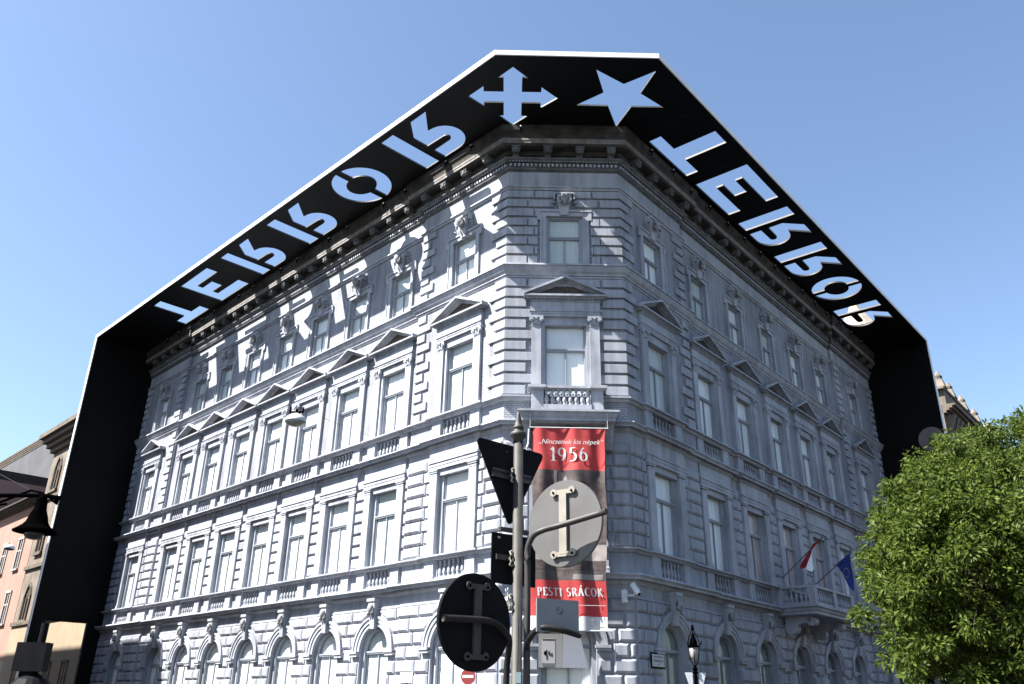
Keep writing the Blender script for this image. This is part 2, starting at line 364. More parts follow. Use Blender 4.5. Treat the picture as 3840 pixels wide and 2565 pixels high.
# brackets under the crown cornice
mb = MB()
mb.box(-.17, .17, -.50, -.12, 22.32, 22.499); mb.box(-.18, .18, -.53, -.12, 22.44, 22.4985)
mb.lathe([(.10, -.14), (.10, .14)], 10, (0, -.42, 22.33), axis='x'); mb.frustum((-.12, .12, -.22, -.10), 22.12, (-.13, .13, -.34, -.10), 22.38)
mb.box(-.06, .06, -.55, -.5, 22.28, 22.42)
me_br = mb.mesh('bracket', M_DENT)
mb = MB(); mb.tube([(0, -.56, 23.2), (0, -.74, 23.22), (0, -.80, 23.12), (0, -.76, 23.0)], .045, 6, 0); mb.lathe([(.01, -.03), (.035, -.02), (.035, .02), (.01, .03)], 8, (0, -.80, 23.24), 1)
me_hook = mb.mesh('cornice_hook', [M_IRON, M_LAMPW])
for fac in 'LCR':
    if fac == 'C': us = [.12, 1.41, 2.70, 3.97]
    else:
        n = int((U1[fac]-1.0)/1.34); us = [1.0 + 1.34*k for k in range(n+1)]
    for u in us:
        put('bracket', me_br, FT(fac, u, base_w(fac, u)+.002), bld)
    hk = []
    if fac == 'C': hk = [.3]
    else:
        u = 1.6
        while u < U1[fac]-1: hk += [u, u+1.62] if fac == 'L' else [u]; u += 4.6 if fac == 'L' else 1.8
    for u in hk: put('cornice_hook', me_hook, FT(fac, u, base_w(fac, u)), bld)

# ---- shared ornament meshes, all in facade axes centred on the window
def window_mesh(hw, z0, z1, zt, arch=False, dep=.34, rec=.2):
    """frame object, three panes, blind. hw half width of the light; returns dict of meshes"""
    out = {}; y = dep; ow = hw+rec
    f = MB()
    zz = z1
    if not arch:
        f.box(-ow, -hw, y-.07, y+.05, z0, z1+.06, 0); f.box(hw, ow, y-.07, y+.05, z0, z1+.06, 0); f.box(-hw, hw, y-.07, y+.05, z1-.0, z1+.06, 0)
        b = .04
        for a in (-hw, hw-b): f.box(a, a+b, y, y+.06, z0, z1, 1)
        f.box(-hw, hw, y, y+.06, z1-b, z1, 1); f.box(-hw, hw, y, y+.06, z0, z0+.09, 1)
    else:
        r = hw; R = ow; n = 18
        f.box(-R, -r, y-.12, y+.05, z0, zt, 0); f.box(r, R, y-.12, y+.05, z0, zt, 0)
        for k in range(n):
            a0, a1 = pi*k/n, pi*(k+1)/n
            p = [(r*cos(a0), zt+r*sin(a0)), (R*cos(a0), zt+R*sin(a0)), (R*cos(a1), zt+R*sin(a1)), (r*cos(a1), zt+r*sin(a1))]
            f.quad(*[(q[0], y-.12, q[1]) for q in p]); f.quad((p[0][0], y-.12, p[0][1]), (p[3][0], y-.12, p[3][1]), (p[3][0], y+.06, p[3][1]), (p[0][0], y+.06, p[0][1]))
            r2 = r-.05; p2 = [(r2*cos(a0), zt+r2*sin(a0)), (r*cos(a0), zt+r*sin(a0)), (r*cos(a1), zt+r*sin(a1)), (r2*cos(a1), zt+r2*sin(a1))]
            f.quad(*[(q[0], y, q[1]) for q in p2], 1)
        for a in (-hw, hw-.05): f.box(a, a+.05, y, y+.06, z0, zt, 1)
        zz = zt+hw
    f.box(-hw, hw, y-.045, y+.055, zt-.09, zt+.0, 1); f.box(-hw, hw, y-.07, y-.045, zt-.04, zt+.012, 1)
    f.box(-.022, .022, y-.01, y+.06, z0, zt-.1, 1)
    out['frame'] = f.mesh('window_frame', [M_TRIM, M_FRAME])
    yp = y+.035; panes = []
    if arch:
        p = MB(); p.poly([(hw*.98*cos(pi*k/18), yp, zt+hw*.98*sin(pi*k/18)) for k in range(19)]); panes.append(p.mesh('pane', M_GLASS))
    else:
        p = MB(); p.quad((-hw, yp, zt), (hw, yp, zt), (hw, yp, z1), (-hw, yp, z1)); panes.append(p.mesh('pane', M_GLASS))
    for a, b in ((-hw, -.04), (.04, hw)):
        p = MB(); p.quad((a, yp, z0), (b, yp, z0), (b, yp, zt-.1), (a, yp, zt-.1)); panes.append(p.mesh('pane', M_GLASS))
    out['panes'] = panes
    bl = MB(); yb = y+.055; n = 14
    zbot = z0-.02
    for k in range(n):
        a, b = -hw-.1+(2*hw+.2)*k/n, -hw-.1+(2*hw+.2)*(k+1)/n
        bl.quad((a, yb+.006*sin(k*2.1), zbot), (b, yb+.006*sin((k+1)*2.1), zbot), (b, yb+.006*sin((k+1)*2.1), zz+.1), (a, yb+.006*sin(k*2.1), zz+.1))
    out['blind'] = bl.mesh('blind', M_BLIND)
    return out
WM = {'T': window_mesh(.61, 17.30, 19.42, 18.60, dep=.15, rec=.09), 'S': window_mesh(.72, 11.97, 14.74, 13.82, dep=.155, rec=.16),
      'F': window_mesh(.72, 6.64, 9.58, 8.66, dep=.155, rec=.16), 'G': window_mesh(.74, .7, 3.5, 3.55, True, dep=.26, rec=.14)}
def pilaster(h0, h1, w, prot, base=.28, cap=.16):
    m = MB(); m.box(-w/2, w/2, -prot, 0, h0+base, h1-cap)
    m.box(-w/2-.05, w/2+.05, -prot-.05, 0, h0, h0+base*.45); m.box(-w/2-.03, w/2+.03, -prot-.03, 0, h0+base*.45, h0+base*.75); m.box(-w/2-.012, w/2+.012, -prot-.012, 0, h0+base*.75, h0+base)
    return m
# first floor
m = pilaster(6.64, 9.80, .40, .16, .26, .22)
m.box(-.215, .215, -.175, 0, 9.58, 9.64); m.box(-.23, .23, -.20, 0, 9.68, 9.745); m.box(-.26, .26, -.23, 0, 9.745, 9.80)
me_pf = m.mesh('pilaster', M_TRIM)
m = MB(); m.box(-1.36, 1.36, -.17, 0, 9.802, 9.93); m.box(-1.36, 1.36, -.19, 0, 9.93, 10.06); m.box(-1.39, 1.39, -.23, 0, 10.06, 10.13); m.box(-1.36, 1.36, -.155, 0, 10.13, 10.64)
m.box(-.86, .86, -.06, .12, 9.57, 9.802)
me_ef = m.mesh('entablature', M_TRIM)
# pedestal
def flat(me, k):
    for v in me.vertices: v.co.y *= k
    me.update(); return me
def pedm(z0, z1, name):
    m = MB(); m.box(-.25, .25, -.15, 0, z0+.0, z1); m.box(-.28, .28, -.18, 0, z0, z0+.14); m.frustum((-.28, .28, -.18, 0), z0+.14, (-.25, .25, -.15, 0), z0+.19)
    return m.mesh(name, M_TRIM)
me_pedF = pedm(5.79, 6.47, 'pedestal'); me_pedS = pedm(10.97, 11.74, 'pedestal')
m = MB(); m.box(-.84, .84, -.07, 0, 5.79, 5.87); me_rf = m.mesh('baluster_rail', M_TRIM)
m = MB(); m.box(-.84, .84, -.07, 0, 10.97, 11.04); me_rs = m.mesh('baluster_rail', M_TRIM)
def balm(h, r=.075):
    m = MB(); p = [(.9, 0), (.9, .07), (.6, .09), (.6, .12), (.85, .2), (1.0, .3), (.9, .42), (.6, .55), (.42, .7), (.42, .76), (.75, .8), (.75, .84), (.45, .87), (.85, .93), (.85, 1)]
    m.lathe([(a*r, b*h) for a, b in p], 8); return m.mesh('baluster', M_TRIM, True)
me_bF = balm(.57); me_bS = balm(.66)
# second floor
m = pilaster(11.92, 14.66, .36, .16, .26, .0); me_ps = m.mesh('pilaster', M_TRIM)
m = MB()
m.box(-.19, .19, -.17, 0, 14.64, 14.70); m.frustum((-.17, .17, -.15, 0), 14.70, (-.20, .20, -.20, 0), 14.99); m.box(-.26, .26, -.25, 0, 14.99, 15.06)
for sx in (-1, 1):
    m.lathe([(.085, -.05), (.085, .05)], 9, (sx*.19, -.2, 14.92), axis='y'); m.lathe([(.04, -.07), (.04, .07)], 7, (sx*.19, -.2, 14.92), axis='y')
    m.frustum((sx*.10-.05, sx*.10+.05, -.20, -.14), 14.70, (sx*.12-.05, sx*.12+.05, -.24, -.14), 14.82)
m.frustum((-.05, .05, -.21, -.14), 14.72, (-.05, .05, -.26, -.14), 14.88); m.box(-.04, .04, -.28, -.2, 14.93, 15.03)
me_cap = m.mesh('capital', M_TRIM)
m = MB(); m.box(-1.30, 1.30, -.17, 0, 15.06, 15.16); m.box(-1.30, 1.30, -.19, 0, 15.16, 15.25); m.box(-1.33, 1.33, -.23, 0, 15.25, 15.31); m.box(-1.30, 1.30, -.165, 0, 15.31, 15.66)
m.box(-1.33, 1.33, -.21, 0, 15.66, 15.70)
k = -1.26
while k < 1.27: m.box(k-.025, k+.025, -.25, 0, 15.70, 15.775); k += .1
m.box(-.90, .90, -.05, .10, 14.74, 15.06)
for sx in (-1, 1): m.box(sx*.84-.07, sx*.84+.07, -.05, .10, 11.92, 14.74)
me_es = m.mesh('entablature', M_TRIM)
m = MB(); H0, H1, hw = 15.79, 16.62, 1.56
m.box(-hw+.10, hw-.10, -.26, 0, H0-.02, H0+.03); m.box(-hw, hw, -.40, 0, H0+.03, H0+.10)
sl = (H1-.12-(H0+.13))/hw
for sx in (-1, 1):   # raking cornices: thin front edge, deep soffit
    for (y0, t0, t1, e) in ((-.42, .09, .16, 0), (-.20, .04, .09, .0)):
        v = [(sx*(hw-e), y0, H0+.02+t0-.02), (0, y0, H1-.10+t0-.02), (0, y0, H1-.10+t1), (sx*(hw-e), y0, H0+.02+t1)]
        b = [(p[0], -.05, p[2]) for p in v]
        m.quad(*v); m.quad(v[3], v[2], b[2], b[3]); m.quad(v[0], v[1], b[1], b[0]); m.quad(v[0], v[3], b[3], b[0])
me_ped = m.mesh('pediment', M_TRIM)
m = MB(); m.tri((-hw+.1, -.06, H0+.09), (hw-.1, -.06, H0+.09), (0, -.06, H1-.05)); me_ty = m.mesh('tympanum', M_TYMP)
m = MB()
for a, b in (((-hw+.40, H0+.235), (hw-.40, H0+.235)), ((hw-.40, H0+.235), (0, H1-.12)), ((0, H1-.12), (-hw+.40, H0+.235))):
    dx, dz = b[0]-a[0], b[1]-a[1]; l = sqrt(dx*dx+dz*dz); nx, nz = -dz/l*.026, dx/l*.026
    v = [(a[0]-nx, -.10, a[1]-nz), (b[0]-nx, -.10, b[1]-nz), (b[0]+nx, -.10, b[1]+nz), (a[0]+nx, -.10, a[1]+nz)]
    m.quad(*v); q = [(p[0], -.055, p[2]) for p in v]; m.quad(v[0], v[1], q[1], q[0]); m.quad(v[3], v[2], q[2], q[3])
me_tb = m.mesh('tympanum_border', M_TRIM)
# third floor: eared surround, keystone with mask
m = MB(); a, b = .70, .95
for sx in (-1, 1):
    x0, x1 = sorted((sx*a, sx*b)); m.box(x0, x1, -.07, 0, 17.26, 19.48); x0, x1 = sorted((sx*(b-.06), sx*b)); m.box(x0, x1, -.11, -.07, 17.26, 19.48)
    x0, x1 = sorted((sx*b, sx*(b+.12))); m.box(x0, x1, -.11, 0, 19.28, 19.66)
m.box(-b, b, -.07, 0, 19.48, 19.70); m.box(-b-.12, b+.12, -.13, -.0, 19.66, 19.74)
m.box(-b, b, -.13, 0, 17.22, 17.32)
me_st = m.mesh('window_surround', M_TRIM)
m = MB(); m.frustum((-.15, .15, -.14, 0), 19.5, (-.30, .30, -.24, 0), 20.22)
m.box(-.36, .36, -.28, 0, 20.40, 20.46); m.box(-.28, .28, -.22, 0, 20.22, 20.40)
for sx in (-1, 1):
    x0, x1 = sorted((sx*.36, sx*.42)); m.box(x0, x1, -.24, 0, 20.18, 20.46)
    m.tube([(sx*.36, -.1, 20.10), (sx*.50, -.12, 20.06), (sx*.56, -.12, 19.94), (sx*.48, -.12, 19.90)], .04, 6)
me_key = m.mesh('keystone', M_TRIM)
def mask_mesh(s=1.0):
    n, k = 14, 12; v = []; f = []
    for i in range(k+1):
        th = pi*i/k
        for j in range(n):
            ph = 2*pi*j/n; x = sin(th)*cos(ph); y = sin(th)*sin(ph); z = cos(th)
            r = 1.0
            front = max(0, -y)
            if z < -.2: x *= 1-.45*(-z-.2); # beard taper
            if front > .8 and abs(x) < .22 and -.25 < z < .35: y *= 1.28   # nose
            if front > .6 and .18 < z < .45 and abs(x) > .15: y *= .86      # eye hollows
            if front > .7 and -.5 < z < -.3: y *= .88
            if z > .45: x *= 1.12; y *= 1.05
            v.append((x*.155*s, y*.17*s, z*.25*s))
    for i in range(k):
        for j in range(n): f.append((i*n+j, i*n+(j+1) % n, (i+1)*n+(j+1) % n, (i+1)*n+j))
    mb = MB(); mb.v = v; mb.f = f; mb.m = [0]*len(f)
    mb.tube([(-.17*s, -.02*s, .05*s), (-.2*s, -.02*s, -.12*s), (-.13*s, -.06*s, -.22*s)], .05*s, 6); mb.tube([(.17*s, -.02*s, .05*s), (.2*s, -.02*s, -.12*s), (.13*s, -.06*s, -.22*s)], .05*s, 6)
    return mb.mesh('mask', M_MASK, True)
me_mask = mask_mesh(1.0); me_mask2 = mask_mesh(.85)
# ground: archivolt, keystone, imposts
m = MB(); n = 24; zs = 3.55
for (r0, r1, y) in ((.88, 1.02, -.05), (1.02, 1.16, -.09), (1.16, 1.24, -.13)):
    for k in range(n):
        a0, a1 = pi*k/n, pi*(k+1)/n
        p = [(r0*cos(a0), zs+r0*sin(a0)), (r1*cos(a0), zs+r1*sin(a0)), (r1*cos(a1), zs+r1*sin(a1)), (r0*cos(a1), zs+r0*sin(a1))]
        m.quad(*[(q[0], y, q[1]) for q in p])
        m.quad((p[0][0], y, p[0][1]), (p[3][0], y, p[3][1]), (p[3][0], 0.0, p[3][1]), (p[0][0], 0.0, p[0][1])); m.quad((p[1][0], y, p[1][1]), (p[2][0], y, p[2][1]), (p[2][0], 0, p[2][1]), (p[1][0], 0, p[1][1]))
me_av = m.mesh('archivolt', M_TRIM)
m = MB(); m.box(-.46, .0, -.15, 0, 3.36, 3.50); m.box(-.50, .0, -.19, 0, 3.46, 3.55); me_imp = m.mesh('impost', M_TRIM)
m = MB(); m.frustum((-.12, .12, -.16, 0), 4.32, (-.20, .20, -.28, 0), 5.30); m.box(-.24, .24, -.32, 0, 5.30, 5.41)
me_kg = m.mesh('keystone', M_TRIM)

for me_, k_ in ((me_pf, .8), (me_ef, .85), (me_ps, .8), (me_cap, .8), (me_es, .85), (me_ped, .92), (me_ty, .92), (me_tb, .92), (me_st, .9), (me_pedF, .85), (me_pedS, .85), (me_av, .95), (me_imp, .95)): flat(me_, k_)
NB = {'b': 0}
for fac in 'LCR':
    for wi, c in enumerate(WIN[fac]):
        w = base_w(fac, c); B = FT(fac, c, w)
        for fl in 'GFST':
            d = WM[fl]
            wo = put('window', d['frame'], B, bld)
            for p in d['panes']: put('pane', p, None, wo)
            if fl == 'G':
                dz = 0
            else: dz = RND.choice([0, 0, 0, 0])
            bo = put('blind', d['blind'], T(0, 0, dz), wo); alt = M_BLIND2 if (fac == 'R' and fl == 'F' and wi in (2, 3, 4)) else (M_BLIND3 if RND.random() < .22 else None)
            if fac == 'R' and fl == 'G': alt = M_BLIND4
            if alt: bo.material_slots[0].link = 'OBJECT'; bo.material_slots[0].material = alt
        # ground
        put('archivolt', me_av, B, bld); kk = put('keystone', me_kg, B, bld); put('mask', me_mask2, T(0, -.27, 5.02), kk)
        put('impost', me_imp, B @ T(-.88, 0, 0), bld); put('impost', me_imp, B @ T(1.34, 0, 0), bld)
        # first
        e = put('entablature', me_ef, B, bld)
        for sx in (-1, 1): put('pilaster', me_pf, B @ T(sx*1.09, 0, 0), bld)
        e = put('entablature', me_es, B, bld)
        for sx in (-1, 1):
            p = put('pilaster', me_ps, B @ T(sx*1.08, 0, 0), bld); put('capital', me_cap, None, p)
        p = put('pediment', me_ped, B, bld); put('tympanum', me_ty, None, p); put('tympanum_border', me_tb, None, p)
        put('window_surround', me_st, B, bld); kk = put('keystone', me_key, B, bld); put('mask', me_mask, T(0, -.33, 20.12), kk)
        for z, mp_, mr, mbal, nm in ((5.87, me_pedF, me_rf, me_bF, 'F'), (11.035, me_pedS, me_rs, me_bS, 'S')):
            if fac == 'C' and nm == 'S': continue
            if fac == 'R' and wi == 3 and nm == 'F': continue
            for sx in (-1, 1): put('pedestal', mp_, B @ T(sx*1.09, 0, 0), bld)
            put('baluster_rail', mr, B, bld)
            for k in range(6): put('baluster', mbal, B @ T(-.6+.24*k, -.03 + .05, z), bld); NB['b'] += 1

# ---- stone blocks
BC = {}
def block(name, fac, u0, u1, z0, z1, w, t=.075, b=.05, g=.018, slant=None):
    """pillow-faced stone; slant=(du_bottom_lo, du_top_lo, du_bottom_hi, du_top_hi) skews the ends"""
    s = slant or (0, 0, 0, 0)
    key = (round(u1-u0, 3), round(z1-z0, 3), t, b, g, tuple(round(q, 3) for q in s))
    c = (u0+u1)/2; h = (u1-u0)/2; H = (z1-z0)
    sx = SX[fac]
    if s != (0, 0, 0, 0): key = key + (sx,)
    if key not in BC:
        m = MB()
        lo0, lo1, hi0, hi1 = -h+s[0]+g, -h+s[1]+g, h+s[2]-g, h+s[3]-g
        O = [(lo0, g), (hi0, g), (hi1, H-g), (lo1, H-g)]
        I = [(lo0+b, g+b), (hi0-b, g+b), (hi1-b, H-g-b), (lo1+b, H-g-b)]
        q = sx if s != (0, 0, 0, 0) else 1
        e = t*.45
        O2 = [(q*x, -e, z) for x, z in O]; O1 = [(q*x, 0, z) for x, z in O]; II = [(q*x, -t, z) for x, z in I]
        m.quad(*II)
        for k in range(4):
            j = (k+1) % 4; m.quad(O1[k], O1[j], O2[j], O2[k]); m.quad(O2[k], O2[j], II[j], II[k])
        BC[key] = m.mesh(name, M_PAINT)
    return put(name, BC[key], FT(fac, c, w, z0), bld)
# ground floor rustication
GZ = [5.0, 4.58, 4.09, 3.64, 3.17, 2.70, 2.22, 1.76]
nG = 0
def halfw(z):
    if z >= 3.55: return sqrt(max(0, 1.26**2-(z-3.55)**2)) if z < 3.55+1.26 else 0
    return 1.36 if z > 3.3 else .90
for fac in 'LCR':
    for (sa, sb, w) in SEG[fac]:
        cs = [c for c in WIN[fac] if sa < c < sb]
        edges = []; prev = None
        for i, c in enumerate(cs + [None]): edges.append((prev, c)); prev = c
        for (l, r) in edges:
            for k in range(len(GZ)-1):
                z1, z0 = GZ[k], GZ[k+1]
                if z0 > 3.3: hb, ht = halfw(z0), halfw(min(z1, 4.8))
                else: hb = ht = (1.36 if z1 > 3.5 else .92)
                if k == 3: hb = ht = 1.38
                if z1 > 4.81 and k == 0: ht = .28; hb = halfw(z0)
                a0 = (l+hb) if l is not None else sa; a1 = (l+ht) if l is not None else sa
                b0 = (r-hb) if r is not None else sb; b1 = (r-ht) if r is not None else sb
                # ends: slant follows the archivolt
                mid = ((max(a0, a1)+min(b0, b1))/2) + (.16 if k % 2 else -.16)
                wd = min(b0, b1)-max(a0, a1)
                if wd < .1: continue
                def put_b(x0, x1, y0, y1):
                    global nG
                    nG += 1
                    lo, hi = (x0+x1)/2, (y0+y1)/2
                    if hi-lo < .12: return
                    block('rusticated_block', fac, lo, hi, z0, z1, w, .085, .07, .025, None if (x0 == x1 and y0 == y1) else (x0-lo, x1-lo, y0-hi, y1-hi))
                parts = 3 if wd > 2.6 else (2 if wd > .62 else 1)
                if parts == 1: put_b(a0, a1, b0, b1)
                elif parts == 2: put_b(a0, a1, mid, mid); put_b(mid, mid, b0, b1)
                else:
                    m1 = max(a0, a1)+wd*(.30 if k % 2 else .38); m2 = max(a0, a1)+wd*(.64 if k % 2 else .72)
                    put_b(a0, a1, m1, m1); put_b(m1, m1, m2, m2); put_b(m2, m2, b0, b1)
# first floor blocks
FZ = [10.28, 9.84, 9.38, 8.93, 8.48, 8.02, 7.56, 7.10, 6.64]
for fac in 'LCR':
    for (sa, sb, w) in SEG[fac]:
        cs = [c for c in WIN[fac] if sa < c < sb]; prev = None
        for c in cs + [None]:
            a = prev+1.30 if prev is not None else sa; b = c-1.30 if c is not None else sb; prev = c
            wd = b-a
            for k in range(len(FZ)-1):
                if wd < .2: continue
                if wd > .75:
                    mid = a + wd*(.68 if k % 2 else .80) if (c is not None) else a + wd*(.32 if k % 2 else .20)
                    if c is not None: block('bossed_block', fac, a, mid, FZ[k+1], FZ[k], w, .085, .075, .03); block('bossed_block', fac, mid, b, FZ[k+1], FZ[k], w, .065, .03, .03)
                    else: block('bossed_block', fac, a, mid, FZ[k+1], FZ[k], w, .065, .03, .03); block('bossed_block', fac, mid, b, FZ[k+1], FZ[k], w, .085, .075, .03)
                else: block('bossed_block', fac, a, b, FZ[k+1], FZ[k], w, .08, .045, .035)
# quoins on the two upper floors
def wrap_quoin(f1, u1, f2, u2, z0, z1):
    """stone turning the corner between facades f1 (left) and f2 (right)"""
    m = MB(); c = W(f2, U0[f2] if f2 != 'R' else .101, 0).xy if f2 != 'C' else W('C', -.168, 0).xy
    p0 = W(f1, u1, 0).xy; p2 = W(f2, u2, 0).xy
    sweep(m, [p0, c, p2], [(0, z1-.045), (.068, z1-.047), (.08, z1-.058), (.08, z0+.072), (.068, z0+.061), (0, z0+.059)])
    put('quoin_stone', m.mesh('quoin_stone', M_PAINT), None, bld)
def courses(z0, z1, n): h = (z1-z0)/n; return [(z0+h*i, z0+h*(i+1), i) for i in range(n)]
for (za, zb, n) in ((11.93, 16.72, 11), (17.27, 20.69, 8)):
    for z0, z1, i in courses(za, zb, n):
        lg = (n-1-i) % 2 == (0 if n == 8 else 1)
        eL_ = .96 if lg else .66
        eC = (.85 if lg else .59)
        wrap_quoin('L', eL_, 'C', eC, z0, z1)
        wrap_quoin('C', 4.096-(.90 if lg else .62), 'R', .96 if lg else .66, z0, z1)
        for fac, u, s in (('L', 5.4, -1), ('L', 28.4, 1), ('L', 34.3, -1), ('R', 5.1, -1), ('R', 22.9, 1), ('R', 29.6, -1)):
            ln = .95 if lg else .62
            if u in (34.3, 29.6): ln = .8 if lg else .5
            block('quoin_stone', fac, *( (u-ln, u) if s < 0 else (u, u+ln)), z0, z1, 0, .08, .014, .05)
        if n == 8:   # chamfer window bay is rusticated right up to the surround
            a, b = (.86 if lg else .60), 1.07
            if z0 > 19.7:
                block('quoin_stone', 'C', a, 1.70, z0, z1, 0, .08, .014, .05); block('quoin_stone', 'C', 2.44, 4.096-a-.05, z0, z1, 0, .08, .014, .05)
            else:
                block('quoin_stone', 'C', a, b, z0, z1, 0, .08, .014, .05); block('quoin_stone', 'C', 3.05, 4.096-a, z0, z1, 0, .08, .014, .05)
        elif z0 > 16.2:
            block('quoin_stone', 'C', .62, 3.45, z0, z1, 0, .08, .014, .05)

# ---- chamfer balcony (over the banner)
m = MB()
def slab(m, prof, x0, x1, w0=0):
    """prof: (extra, w, z) top to bottom"""
    for (e0, w0_, z0), (e1, w1_, z1) in zip(prof[:-1], prof[1:]):
        m.frustum((x0-e1, x1+e1, -w1_, 0), z1, (x0-e0, x1+e0, -w0_, 0), z0)
slab(m, [(.10, 1.18, 11.06), (.10, 1.18, 10.99), (.06, 1.13, 10.975), (.0, 1.08, 10.84), (-.03, 1.04, 10.79), (-.03, 1.04, 10.70)], .43, 3.72)
m.box(.75, 3.4, -.90, 0, 10.66, 10.699); 
m.poly([(2.08, -.72, 10.655), (2.45, -.45, 10.655), (2.08, -.18, 10.655), (1.71, -.45, 10.655)], 1)
put('balcony_slab', m.mesh('balcony_slab', [M_TRIM, M_DENT]), FM['C'], bld)
for x in (1.02, 3.12):
    m = MB(); m.box(x-.21, x+.21, -.60, -.02, 11.06, 12.0); m.box(x-.25, x+.25, -.64, -.02, 11.06, 11.26)
    put('balcony_pedestal', m.mesh('balcony_pedestal', M_TRIM), FM['C'], bld)
m = MB(); m.box(.70, 3.44, -.66, -.4, 11.99, 12.03); m.box(.68, 1.30, -.80, -.02, 12.0, 12.10); m.box(2.84, 3.46, -.80, -.02, 12.0, 12.10); m.box(1.30, 2.84, -.72, -.42, 12.005, 12.095)
m.box(1.23, 2.91, -.70, -.42, 11.06, 11.40)
put('balcony_handrail', m.mesh('balcony_handrail', M_TRIM), FM['C'], bld)
me_bC = balm(.60, .085)
for k in range(8): put('baluster', me_bC, FM['C'] @ T(1.34+.208*k, -.58, 11.40), bld)
for k in range(7): put('baluster', me_bC, FM['C'] @ T(1.44+.208*k, -.14, 11.40), bld)
for x in (.62, 3.5):
    m = MB(); m.frustum((x-.14, x+.14, -.25, 0), 9.9, (x-.16, x+.16, -.75, 0), 10.70); put('console', m.mesh('console', M_TRIM), FM['C'], bld)

# ---- right-hand balcony on scrolled consoles
bu0, bu1, bw = 11.45, 16.05, 1.62
m = MB(); slab(m, [(.12, bw+.12, 5.80), (.12, bw+.12, 5.73), (.05, bw+.05, 5.70), (.0, bw, 5.58), (-.05, bw-.05, 5.56), (-.05, bw-.05, 5.46), (-.12, bw-.14, 5.42)], bu0, bu1)
put('balcony_slab', m.mesh('balcony_slab', M_TRIM), FM['R'], bld)
m = MB()
m.box(bu0, bu1, -bw-.02, -bw+.24, 6.50, 6.60); m.box(bu0+.0, bu0+.26, -bw+.24, .0, 6.50, 6.60); m.box(bu1-.26, bu1, -bw+.24, .0, 6.50, 6.60)
m.box(bu0+.04, bu1-.04, -bw+.03, -bw+.2, 5.80, 5.93); m.box(bu0+.04, bu0+.2, -bw+.2, 0, 5.80, 5.93); m.box(bu1-.2, bu1-.04, -bw+.2, 0, 5.80, 5.93)
put('balcony_handrail', m.mesh('balcony_handrail', M_TRIM), FM['R'], bld)
for (x, y) in ((bu0+.15, -bw+.14), (bu1-.15, -bw+.14), ((bu0+bu1)/2, -bw+.14), (bu0+.13, -.12), (bu1-.13, -.12)):
    m = MB(); m.box(x-.17, x+.17, y-.15 if y < -.5 else y-.1, y+.13, 5.80, 6.50)
    put('balcony_pedestal', m.mesh('balcony_pedestal', M_TRIM), FM['R'], bld)
for k in range(5): put('baluster', me_bF, FM['R'] @ T(bu0+.12, -.36-.21*k, 5.93), bld)
for h in (0, 1):
    for k in range(7): put('baluster', me_bF, FM['R'] @ T(bu0+.52+.25*k + h*2.1, -bw+.12, 5.93), bld)
for x in (bu0+.75, bu1-.75):
    m = MB(); m.box(x-.2, x+.2, -1.1, 0, 5.2, 5.42)
    m.lathe([(.19, -.2), (.19, .2)], 14, (x, -1.12, 5.22), axis='x'); m.lathe([(.28, -.19), (.28, .19)], 14, (x, -.22, 4.98), axis='x')
    pts = []
    for k in range(9):
        t = k/8; yy = -1.05+.85*t; zz = 5.15-.30*t - .12*sin(pi*t)*-1
        pts.append((yy, zz))
    for (p, q) in zip(pts[:-1], pts[1:]):
        m.quad((x-.18, p[0], p[1]), (x+.18, p[0], p[1]), (x+.18, q[0], q[1]), (x-.18, q[0], q[1]))
        for s in (-.18, .18): m.quad((x+s, p[0], p[1]), (x+s, q[0], q[1]), (x+s, q[0], 5.25), (x+s, p[0], 5.25))
    put('console', m.mesh('console', M_TRIM), FM['R'], bld)

# portal at the far right end of the right front
m = MB(); m.box(23.7, 29.4, -.55, -.02, 4.62, 5.15); m.box(23.6, 29.5, -.7, -.02, 5.15, 5.3)
for x in (24.6, 26.3, 27.0, 28.8): m.lathe([(.30, 0), (.30, .3), (.22, .4), (.20, 4.2), (.30, 4.4), (.30, 4.62)], 12, (x, -.32, 0))
put('portal', m.mesh('portal', M_TRIM), FM['R'], bld)
# downpipes at the pavilion breaks
for fac, u in ():
    m = MB(); m.tube([(SX[fac]*u, -.22, 5.8), (SX[fac]*u, -.22, 22.2)], .07, 8); put('downpipe', m.mesh('downpipe', M_TRIM), FM[fac], bld)

# ================================================================== THE BLACK FRAME WITH CUT-OUT LETTERS
ZS, TH = 23.42, 0.07
can = thing('black_frame_canopy', 'black overhanging frame with TERROR, a star and crossed arrows cut out above the grey building', 'canopy', (0, 0, 0))
def plate(name, outer, holes, parent, z=ZS, th=TH, mats=None, mtx=None, **kw):
    cu = bpy.data.curves.new(name, 'CURVE'); cu.dimensions = '2D'; cu.fill_mode = 'BOTH'; cu.extrude = th/2
    for ring in [outer]+holes:
        sp = cu.splines.new('POLY'); sp.points.add(len(ring)-1)
        for p, q in zip(sp.points, ring): p.co = (q[0], q[1], 0, 1)
        sp.use_cyclic_u = True
    o = bpy.data.objects.new(name, cu); COL.objects.link(o)
    me = bpy.data.meshes.new_from_object(o.evaluated_get(bpy.context.evaluated_depsgraph_get()))
    bpy.data.objects.remove(o); bpy.data.curves.remove(cu)
    me.materials.clear()
    for m in (mats or [M_BLACK, M_EDGE]): me.materials.append(m)
    for p in me.polygons: p.material_index = 0 if abs(p.normal.z) > .7 or len(me.materials) == 1 else 1; p.use_smooth = False
    return put(name, me, (mtx or T(0, 0, z+th/2)), parent, **kw)
def arc(cx, cy, rx, ry, a0, a1, n=14): return [(cx+rx*cos(radians(a0+(a1-a0)*k/n)), cy+ry*sin(radians(a0+(a1-a0)*k/n))) for k in range(n+1)]
HL = 2.49
def g_T(): return [[(0, 0), (3.15, 0), (3.15, .58), (2.06, .58), (2.06, HL), (1.08, HL), (1.08, .58), (0, .58)]]
